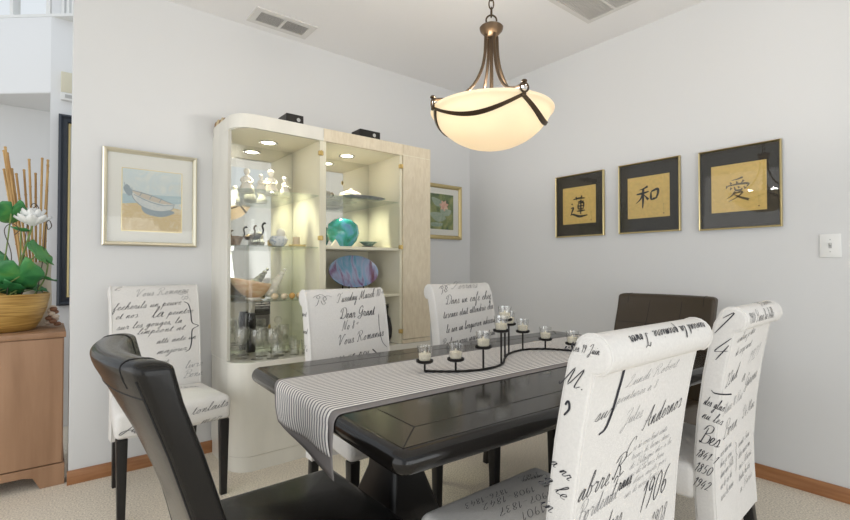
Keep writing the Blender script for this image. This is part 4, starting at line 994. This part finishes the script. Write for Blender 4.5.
# chair D: far side, in front of the tan column
D_front = [(SCROLL, -.19, 1.0, .03, None, .1, .0030), ('Ferrars', -.1, .995, .017, .2, .02, .0034), ('Dans un cafe chez', -.15, .915, .021, .36, .05, .0042), ('toscane etait attendrie cha', -.18, .845, .019, .395, .08, .0040), ('le son un longueron adresse', -.17, .770, .019, .385, .08, .0040), ('Paslays vous inspirait est un', -.205, .700, .0185, .41, .08, .0040), ('elegant te dans lusure', -.16, .635, .0185, .37, .08, .0040)]
script_chair('script print chair on the far side, in front of the tan column', (-1.215, -1.42, 0), PI, [], D_front).scale.z = 1.033
# chair W: against the wall left of the cabinet
W_front = [('c', -.2, 1.0, .02, .03, 0, .003), ('Vous Romanus', -.105, .965, .0165, .265, .06, .0028, 2), ('fecherils un peuve', -.205, .900, .0155, .325, .05, .0034), ('et nos.', -.195, .856, .0145, .11, .05, .0034), ('la', -.03, .853, .025, .06, .05, .0050), ('peintre', .05, .862, .0145, .13, .05, .0034), ('sur les gouges, la', -.19, .802, .0145, .31, .05, .0034), ('limpeont at', -.10, .772, .0140, .23, .03, .0034), ('atti ante un', -.01, .716, .0140, .20, .05, .0034), ('majour', -.01, .662, .0140, .15, .05, .0034), (BRACE, .135, .66, .27, None, 0, .0050), ('livre', .13, .57, .018, .09, .05, .0034, 2), ('Bonn', .12, .52, .018, .10, .03, .003, 2), ('ma chere amie', -.19, .60, .015, .24, .05, .0034), ('le soir venu', -.19, .54, .015, .22, .05, .0034), (SCROLL, .13, 1.0, .03, None, -1.2, .002, 2)]
W_seat = [('f', 'Bonn', .06, -.02, .018, .11, .1, .0036), ('f', 'a la rue', -.17, -.12, .018, .16, .05, .0036), ('f', 'la', -.16, -.02, .02, .07, .05, .004), ('e', 'tonlaits', .06, .425, .017, .17, .08, .0036), ('e', 'Rue', -.16, .40, .026, .13, .25, .0044), ('e', 'Ja', -.215, .42, .03, .05, -.6, .0044), ('e', 'mer', .10, .375, .014, .1, .05, .003)]
CW = .432
script_chair('script print chair standing against the wall under the boat watercolour', (-2.572, -.41, 0), PI + .04, [], W_front, [], [], W_seat).scale.z = 1.025

# ------------------------------------------------------------------ leather chairs
LW = .505
L_FRONT = [(.40, -.200), (.50, -.222), (.655, -.262), (.80, -.305), (.897, -.338), (.963, -.354), (1.0, -.360)]
L_BOW = [(.40, .004), (.60, .012), (.70, .019), (.80, .030), (.89, .044), (.95, .053), (1.0, .055)]
L_TH = [(.40, .060), (.90, .060), (.95, .066), (1.0, .066)]
def leather_ring(z, shrink=0.0, n=14):
    fy, bow, th = interp(L_FRONT, z), interp(L_BOW, z), interp(L_TH, z)
    out = []; hw = LW / 2 - shrink; r = min(.016, th / 2 - shrink - .001) if th / 2 - shrink > .004 else .003
    def yb(x): return -bow * (1 - (2 * x / LW) ** 2)
    f0, b0 = fy - shrink, fy - th + shrink
    for i in range(n + 1):
        x = -hw + r + (2 * hw - 2 * r) * i / n; out.append((x, f0 + yb(x), z))
    for k in range(1, 5):
        a_ = PI / 2 - PI / 2 * k / 4; x = hw - r + r * math.cos(a_); out.append((x, f0 - r + r * math.sin(a_) + yb(x), z))
    for k in range(0, 4):
        a_ = -PI / 2 * k / 4; x = hw - r + r * math.cos(a_); out.append((x, b0 + r + r * math.sin(a_) + yb(x), z))
    for i in range(n + 1):
        x = hw - r - (2 * hw - 2 * r) * i / n; out.append((x, b0 + yb(x), z))
    for k in range(1, 5):
        a_ = -PI / 2 - PI / 2 * k / 4; x = -hw + r + r * math.cos(a_); out.append((x, b0 + r + r * math.sin(a_) + yb(x), z))
    for k in range(0, 4):
        a_ = PI - PI / 2 * k / 4; x = -hw + r + r * math.cos(a_); out.append((x, f0 - r + r * math.sin(a_) + yb(x), z))
    return out
def l_front(x, z, e=.0): return (x, interp(L_FRONT, z) - interp(L_BOW, z) * (1 - (2 * x / LW) ** 2) + e, z)
def l_back(x, z, e=.0): return (x, interp(L_FRONT, z) - interp(L_TH, z) - interp(L_BOW, z) * (1 - (2 * x / LW) ** 2) - e, z)
ZT = .984
def leather_chair(label, loc, rotz, hide, depth):
    o = thing('leather_chair', label, 'chair', loc, rotz)
    mb = MB(); zs = [.40, .46, .52, .58, .64, .70, .75, .80, .84, .87, .90, .925, .945, .958, .966]
    rings = [leather_ring(z) for z in zs]
    for k in range(1, 6):
        a_ = PI / 2 * k / 5; rings.append(leather_ring(.966 + (ZT - .966) * math.sin(a_), .024 * (1 - math.cos(a_))))
    rings.append(leather_ring(ZT + .0006, .030))
    loft(mb, rings); obj('backrest', mb, hide, o, sharp=70)
    for x in (-LW / 6, LW / 6):
        mb = MB(); tube(mb, [l_front(x, .46 + .49 * k / 14, -.0005) for k in range(15)], .0016, 6); obj('front_seam', mb, M['seam'], o)
    for z in (.62, .82):
        mb = MB(); tube(mb, [l_front(-LW / 2 + .02 + (LW - .04) * k / 16, z, -.0005) for k in range(17)], .0016, 6); obj('front_seam', mb, M['seam'], o)
    for s in (-1, 1):
        x = s * (LW / 2 - .012)
        mb = MB(); tube(mb, [l_back(x, .42 + .53 * k / 18, -.0006) for k in range(19)], .0020, 6); obj('piping', mb, M['seam'], o)
        x = s * (LW / 2 - .055)
        lv = [(.93, 0), (.95, 0), (.966, 0)] + [(.966 + (ZT - .966) * math.sin(PI / 10 * k), .024 * (1 - math.cos(PI / 10 * k))) for k in range(1, 6)]
        bw = lambda z: interp(L_BOW, z) * (1 - (2 * x / LW) ** 2)
        P = [(x, interp(L_FRONT, z) - interp(L_TH, z) + sh - bw(z), z + .0004) for z, sh in lv] + [(x, interp(L_FRONT, z) - sh - bw(z), z + .0004) for z, sh in lv[::-1]]
        mb = MB(); tube(mb, P, .0014, 6); obj('top_seam', mb, M['seam'], o)
    mb = MB(); tube(mb, [l_back(-LW / 2 + .015 + (LW - .03) * k / 18, .915, -.0004) for k in range(19)], .0016, 6); obj('rear_seam', mb, M['seam'], o)
    mb = MB(); cushion(mb, .505, depth, .36, .472, .035, .03, .014, depth / 2 - .23); obj('seat', mb, hide, o, sharp=60)
    for sx in (-1, 1):
        for yy in (depth - .27, -.20):
            mb = MB(); loft(mb, [[(sx * .212 + x, yy + y + (off), z) for x, y in rrect(w_, w_, .003, 2)] for w_, z, off in ((.032, 0, -.03 if yy < 0 else 0), (.046, .37, 0))])
            obj('leg', mb, M['blackwood'], o)
    return o
leather_chair('black leather chair with curved back at the near left table end', (-2.502, -1.905, 0), -PI / 2, M['leather'], .455).scale.z = .992
leather_chair('black leather chair with painted-in warm sheen and panelled back at the far right table end', (-.700, -1.900, 0), PI / 2, M['leather_sheen'], .43).scale = (1.05, 1, 1.008)

# ------------------------------------------------------------------ chandelier
CHX, CHY, RZ, RB = -1.680, -1.846, 1.762, .234
ch = thing('bowl_chandelier', 'bronze pendant with lit cream glass bowl hanging over the table', 'chandelier', (CHX, CHY, RZ))
prof = []; RS = .25
for k in range(15):
    a_ = 1.22 * k / 14; prof.append((RB * math.sin(a_) / math.sin(1.22), -.146 + (1 - math.cos(a_)) / (1 - math.cos(1.22)) * .138))
prof += [(RB + .006, -.006), (RB + .009, .002), (RB + .006, .008), (RB - .002, .008), (RB - .006, -.002)]
for k in range(14, -1, -1):
    a_ = 1.22 * k / 14; prof.append(((RB - .007) * math.sin(a_) / math.sin(1.22), -.140 + (1 - math.cos(a_)) / (1 - math.cos(1.22)) * .135))
mb = MB(); lathe(mb, prof, 56); obj('glass_bowl', mb, M['alabaster'], ch, sharp=70)
def bowl_r(z):      # outer radius of the bowl at a height below the rim
    c_ = 1 - (z + .146) / .138 * (1 - math.cos(1.22)); return RB * math.sin(math.acos(max(-1, min(1, c_)))) / math.sin(1.22)
view = math.atan2(-3.124 - CHY, -3.047 - CHX)          # direction in which the room's near corner lies
KN = [view + math.radians(q) for q in (27, 117, 207, 297)]
HB = .304
mb = MB(); lathe(mb, [(0, HB), (.018, HB), (.028, HB + .006), (.044, HB + .024), (.047, HB + .036), (.041, HB + .042), (.012, HB + .046), (0, HB + .046)], 28); cap = obj('hub', mb, M['bronze'], ch)
mb = MB(); tube(mb, [(0, 0, HB + .01), (0, 0, -.04)], .0075, 10); ellipsoid(mb, (0, 0, -.04), (.03, .03, .03), 14, 8); obj('centre_stem', mb, M['bronze'], ch)
for an in KN:
    ca, sa = math.cos(an), math.sin(an)
    P = crom([(.025, HB + .004), (.029, .23), (.044, .165), (.078, .102), (.125, .058), (.18, .034), (RB - .004, .026), (RB + .012, .022)], 6)
    mb = MB(); tube(mb, [(p[0] * ca, p[0] * sa, p[1]) for p in P], .0062, 8); obj('arm', mb, M['bronze'], ch)
    mb = MB(); kx = RB + .014
    tube(mb, [(kx * ca - .016 * math.sin(q) * sa, kx * sa + .016 * math.sin(q) * ca, .012 + .016 * math.cos(q)) for q in [2 * PI * k / 18 for k in range(18)]], .0038, 8, closed=True)
    ellipsoid(mb, ((kx) * ca, (kx) * sa, .033), (.011, .011, .007), 12, 7)
    tube(mb, [(kx * ca, kx * sa, -.004), (kx * ca, kx * sa, -.016)], .007, 10); obj('rim_ring', mb, M['bronze'], ch)
for i in range(4):
    a0, a1 = KN[i], KN[(i + 1) % 4]
    if a1 < a0: a1 += 2 * PI
    mb = MB(); N = 24; vs = []
    for k in range(N + 1):
        f = k / N; an = a0 + (a1 - a0) * f; z = -.010 - .052 * (1 - (2 * f - 1) ** 2); hw = .0065
        for dz, dr in ((hw, .006), (-hw, .006), (-hw, .001), (hw, .001)):
            r = bowl_r(z + dz) + dr + .0015; vs.append((r * math.cos(an), r * math.sin(an), z + dz))
    mb.add(vs, [(4 * k + j, 4 * k + (j + 1) % 4, 4 * k + 4 + (j + 1) % 4, 4 * k + 4 + j) for k in range(N) for j in range(4)] + [(0, 1, 2, 3), (4 * N + 3, 4 * N + 2, 4 * N + 1, 4 * N)])
    obj('swag_band', mb, M['bronze'], ch)
mb = MB(); tube(mb, [(.021 * math.sin(2 * PI * k / 20) * .78, .021 * math.sin(2 * PI * k / 20) * -.62, HB + .066 + .021 * math.cos(2 * PI * k / 20)) for k in range(20)], .0035, 8, closed=True); obj('loop', mb, M['bronze'], ch)
z = HB + .098; k = 0
while z < 2.743 - RZ - .05:
    mb = MB(); d2 = (.8, -.6) if k % 2 else (.6, .8)
    tube(mb, [(.0095 * math.sin(2 * PI * q / 16) * d2[0], .0095 * math.sin(2 * PI * q / 16) * d2[1], z + .02 * math.cos(2 * PI * q / 16)) for q in range(16)], .0028, 7, closed=True)
    obj('chain_link', mb, M['bronze'], ch); z += .0335; k += 1
mb = MB(); lathe(mb, [(0, 2.743 - RZ), (.065, 2.743 - RZ), (.063, 2.743 - RZ - .012), (.03, 2.743 - RZ - .03), (.008, 2.743 - RZ - .05), (0, 2.743 - RZ - .05)], 28); obj('ceiling_canopy', mb, M['bronze'], ch)
for q in (60, 180, 300):
    an = view + math.radians(q + 20)
    p = (CHX + .10 * math.cos(an), CHY + .10 * math.sin(an), RZ - .055)
    mb = MB(); ellipsoid(mb, (p[0] - CHX, p[1] - CHY, -.045), (.020, .020, .026), 12, 8); obj('bulb', mb, M['bulb'] if 'bulb' in M else M.setdefault('bulb', mat('lit_bulb', (1, .95, .85), .4, emit=(1, .85, .6), estr=6)), ch)
    ld = bpy.data.lights.new('bulb_light', 'POINT'); ld.energy = 8.5; ld.color = (1, .96, .92); ld.shadow_soft_size = .03
    lo = bpy.data.objects.new('bulb_light', ld); COL.objects.link(lo); lo.location = (p[0], p[1], RZ + .012)

# ------------------------------------------------------------------ hall: sideboard, plant, bamboo, chime, frame
sb = thing('sideboard', 'low brown oak sideboard beside the end of the white wall', 'sideboard', (-3.532, .03, 0))
x0, x1, dp, hz = -.65, .563, .50, .806
mb = MB(); box(mb, (x0 + .008, .008, .115), (x1 - .008, dp, hz - .03)); obj('carcass', mb, M['chest'], sb)
mb = MB(); box(mb, (x0, -.004, hz - .03), (x1, dp + .004, hz), .004, 2); obj('top', mb, M['chest'], sb)
mb = MB()
pl = [(x0, 0), (x0 + .07, 0), (x0 + .09, .055), (x0 + .12, .07), (x1 - .17, .07), (x1 - .13, .06), (x1 - .10, 0), (x1, 0), (x1, .112), (x0, .112)]
prism(mb, pl, 'y', 0, .02, .002, 1); box(mb, (x1 - .02, .02, 0), (x1, dp, .112)); box(mb, (x0, .02, 0), (x0 + .02, dp, .112)); obj('shaped_base', mb, M['chest'], sb)
for a_, b_ in ((x0 + .012, (x0 + x1) / 2 - .3), ((x0 + x1) / 2 - .297, x1 - .012)):
    mb = MB(); box(mb, (a_, 0, .118), (b_, .0079, hz - .033), .002, 1); obj('door', mb, M['chest'], sb)

pl_ = thing('lotus_planter', 'gold ribbed bowl of artificial lotus leaves and a white flower on the sideboard', 'potted plant', (-3.238, .27, .807))
mb = MB(); lathe(mb, [(0, 0), (.125, 0), (.14, .006), (.165, .05), (.187, .11), (.199, .17), (.203, .196), (.198, .199), (.193, .17), (.18, .11), (.15, .06), (0, .06)], 44)
obj('bowl', mb, M['basket'], pl_)
mb = MB(); lathe(mb, [(0, .17), (.19, .168)], 30); obj('soil', mb, mat('soil', (.05, .035, .02), .95), pl_)
PB = Vector((-3.238, .27, .807))
def leaf(name, c, r, tilt, az, cupd, n=26, notch=True, ruff=.08, mt='leaf'):
    mb = MB(); vs = [(0, 0, 0)]; fs = []; NR = 5
    for j in range(1, NR + 1):
        f = j / NR
        for i in range(n):
            an = 2 * PI * i / n; q = r * f * (1 + ruff * math.sin(5 * an) * f)
            if notch and (i == 0): q *= .45
            vs.append((q * math.cos(an), q * math.sin(an) * .85, cupd * r * f * f + ruff * r * .8 * f * f * math.sin(7 * an)))
    for i in range(n): fs.append((0, 1 + i, 1 + (i + 1) % n))
    for j in range(NR - 1):
        for i in range(n): fs.append((1 + j * n + i, 1 + j * n + (i + 1) % n, 1 + (j + 1) * n + (i + 1) % n, 1 + (j + 1) * n + i))
    mb.add(vs, fs)
    mb.xform(Matrix.Translation(c) @ Matrix.Rotation(az, 4, 'Z') @ Matrix.Rotation(tilt, 4, 'Y'))
    o = obj(name, mb, M[mt], pl_, sharp=80, recalc=False)
    md = o.modifiers.new('thickness', 'SOLIDIFY'); md.thickness = .0015
    return o
def L(x, y, z): return (x - PB.x, y - PB.y, z - PB.z)
def stalk(top, base, r=.004, bend=(0, 0), name='stalk', mt='stem'):
    t = Vector(top); b_ = Vector(base); m = (t + b_) / 2 + Vector((bend[0], bend[1], 0))
    mb = MB(); tube(mb, crom([b_, m, t], 8), r, 7); obj(name, mb, M[mt], pl_)
leaves = [((-3.205, .22, 1.435), .085, -.75, -1.2, .18), ((-3.165, .16, 1.10), .115, -.85, -1.6, .14), ((-3.095, .20, 1.215), .085, .95, -.5, .25), ((-3.07, .26, 1.085), .07, .35, .3, .12), ((-3.10, .30, 1.03), .06, .5, -.6, .1), ((-3.30, .25, 1.20), .1, -.5, 2.0, .12), ((-3.165, .25, 1.345), .045, .2, .5, .3), ((-3.22, .22, 1.03), .09, -.5, -1.9, .1)]
for c, r, ti, az, cu in leaves:
    leaf('lotus_leaf', L(*c), r, ti, az, cu)
    stalk(L(*c), (random.uniform(-.08, .1), random.uniform(-.08, .08), .165), .0035, (random.uniform(-.02, .02), 0))
# flower: three rings of petals
fc = Vector(L(-3.118, .24, 1.375))
for ring, (npet, ln, ti) in enumerate(((8, .10, 1.25), (9, .105, .85), (8, .098, .5), (6, .085, .22))):
    for k in range(npet):
        an = 2 * PI * k / npet + ring * .4; mb = MB(); vs = []; fs = []; NU, NV = 6, 4
        for i in range(NU + 1):
            f = i / NU; wd = .031 * math.sin(PI * min(1, f * .93 + .07)) ** .7
            for j in range(NV + 1):
                g_ = j / NV * 2 - 1
                vs.append((ln * f, wd * g_, .012 * g_ * g_ + .22 * ln * f * f))
        for i in range(NU):
            for j in range(NV): fs.append((i * (NV + 1) + j, i * (NV + 1) + j + 1, (i + 1) * (NV + 1) + j + 1, (i + 1) * (NV + 1) + j))
        mb.add(vs, fs); mb.xform(Matrix.Translation(fc) @ Matrix.Rotation(an, 4, 'Z') @ Matrix.Rotation(-(PI / 2 - ti), 4, 'Y'))
        o = obj('petal', mb, M['petal'], pl_, sharp=80, recalc=False); md = o.modifiers.new('thickness', 'SOLIDIFY'); md.thickness = .0012
stalk(tuple(fc), (.05, -.02, .165), .005, (-.01, 0))
stalk(L(-3.045, .25, 1.20), (.12, 0, .165), .004, (.02, 0)); mb = MB(); ellipsoid(mb, L(-3.043, .25, 1.195), (.016, .016, .022), 12, 8); obj('bud', mb, M['stem'], pl_)
def curly(pts, name='curly_twig'):
    mb = MB(); tube(mb, crom([L(*p) for p in pts], 7), .0022, 6); obj(name, mb, M['twig'], pl_)
curly([(-3.16, .25, .97), (-3.15, .25, 1.25), (-3.13, .24, 1.46), (-3.11, .24, 1.50), (-3.09, .24, 1.47), (-3.105, .24, 1.44), (-3.125, .24, 1.46), (-3.10, .24, 1.49)])
curly([(-3.10, .26, .97), (-3.07, .25, 1.2), (-3.06, .25, 1.38), (-3.045, .25, 1.41), (-3.035, .25, 1.38), (-3.05, .25, 1.36), (-3.055, .25, 1.39)])
curly([(-3.22, .2, .97), (-3.20, .2, 1.2), (-3.23, .2, 1.34), (-3.20, .2, 1.38), (-3.17, .2, 1.35), (-3.19, .2, 1.32)])

bv = thing('bamboo_vase', 'beige woven vase of tall bamboo canes behind the lotus planter', 'vase', (-3.10, .43, .807))
mb = MB(); lathe(mb, [(0, 0), (.06, 0), (.065, .01), (.072, .15), (.066, .30), (.07, .37), (.064, .37), (.06, .30), (.062, .04), (0, .03)], 26); obj('vase', mb, M['vase_beige'], bv)
for k in range(16):
    an = 2 * PI * k / 16 + .3; r0 = random.uniform(.01, .04); sp = random.uniform(.06, .15); h = random.uniform(.86, 1.02)
    b0 = Vector((r0 * math.cos(an), r0 * math.sin(an), .05)); t0 = Vector((max(-.15, min(.045, sp * 1.5 * math.cos(an) - .02)), sp * .6 * math.sin(an), h))
    mb = MB(); N = 7; P = []; R = []
    for i in range(N):
        p = b0.lerp(t0, i / (N - 1))
        for dz, rr in ((-.006, .0058), (0, .0074), (.006, .0058)):
            P.append(p + (t0 - b0).normalized() * dz); R.append(rr)
    tube(mb, P, R, 7); obj('bamboo_cane', mb, M['cane'], bv)
o = thing('pine_cone_ornament', 'small brown and cream shell ornament on the sideboard corner behind the gold bowl', 'ornament', (-3.025, .30, .807))
mb = MB()
for k in range(12):
    an = 2.4 * k; ellipsoid(mb, (.022 * math.cos(an) * (1 - k / 16), .022 * math.sin(an) * (1 - k / 16), .018 + .0085 * k), (.019, .016, .013), 9, 6, k % 2)
obj('shell_pieces', mb, [mat('cone_brown', (.26, .13, .075), .7), mat('cone_cream', (.70, .58, .47), .7)], o)

o = thing('door_chime', 'beige wall chime box high on the hall wall', 'chime', (-2.945, 1.148, 2.46))
mb = MB(); box(mb, (-.044, -.035, -.05), (.075, 0, .097), .004, 2); obj('cover', mb, M['chime'], o)
mb = MB(); box(mb, (-.044, -.034, -.105), (.075, 0, -.0505), .003, 1); obj('grille_box', mb, M['white'], o)['label'] = 'pale lower grille section'
mb = MB(); box(mb, (-.020, -.0365, -.09), (.045, -.033, -.066)); obj('speaker_grille', mb, M['grey'], o)
o = thing('hall_mirror', 'tall blue-black framed mirror on the hall wall behind the wall end', 'mirror', (-2.67, 1.149, 1.56))
mb = MB(); w, h = .66, 1.37
prof = [(0, 0), (0, -.05), (.014, -.06), (.028, -.045), (.050, -.05), (.060, -.03), (.060, 0)]
rings = [[(sx * (w / 2 - p), q, sz * (h / 2 - p)) for p, q in prof] for sx, sz in ((-1, -1), (1, -1), (1, 1), (-1, 1))]
n = len(prof); mb.add([p for r in rings for p in r], [(i * n + k, ((i + 1) % 4) * n + k, ((i + 1) % 4) * n + k + 1, i * n + k + 1) for i in range(4) for k in range(n - 1)]); obj('frame', mb, M['dark_frame'], o, sharp=20)
mb = MB()
g0, g1 = .058, .070
for lo, hi in (((-w / 2 + g0, -.034, -h / 2 + g0), (-w / 2 + g1, -.01, h / 2 - g0)), ((w / 2 - g1, -.034, -h / 2 + g0), (w / 2 - g0, -.01, h / 2 - g0)), ((-w / 2 + g1, -.034, h / 2 - g1), (w / 2 - g1, -.01, h / 2 - g0)), ((-w / 2 + g1, -.034, -h / 2 + g0), (w / 2 - g1, -.01, -h / 2 + g1))): box(mb, lo, hi)
obj('gold_liner', mb, M['gold'], o)
mb = MB(); box(mb, (-w / 2 + .05, -.012, -h / 2 + .05), (w / 2 - .05, -.002, h / 2 - .05)); obj('mirror_glass', mb, M['mirror'], o)

# ------------------------------------------------------------------ garden seen through the patio door (and mirrored in the glass)
struct('ground', box(MB(), (-9, -16, -.2), (5, -8, -.05)), M['stone'])
hd = thing('garden_hedge', 'green leafy hedge in the garden beyond the patio door', 'hedge', (-2.5, -12, -.05))
mb = MB()
for k in range(60):
    ellipsoid(mb, (random.uniform(-5, 5), random.uniform(-.5, .5), random.uniform(.3, 1.5)), (random.uniform(.4, .7), .5, random.uniform(.35, .6)), 10, 7)
obj('foliage', mb, M['leaf_out'], hd)['kind'] = 'stuff'
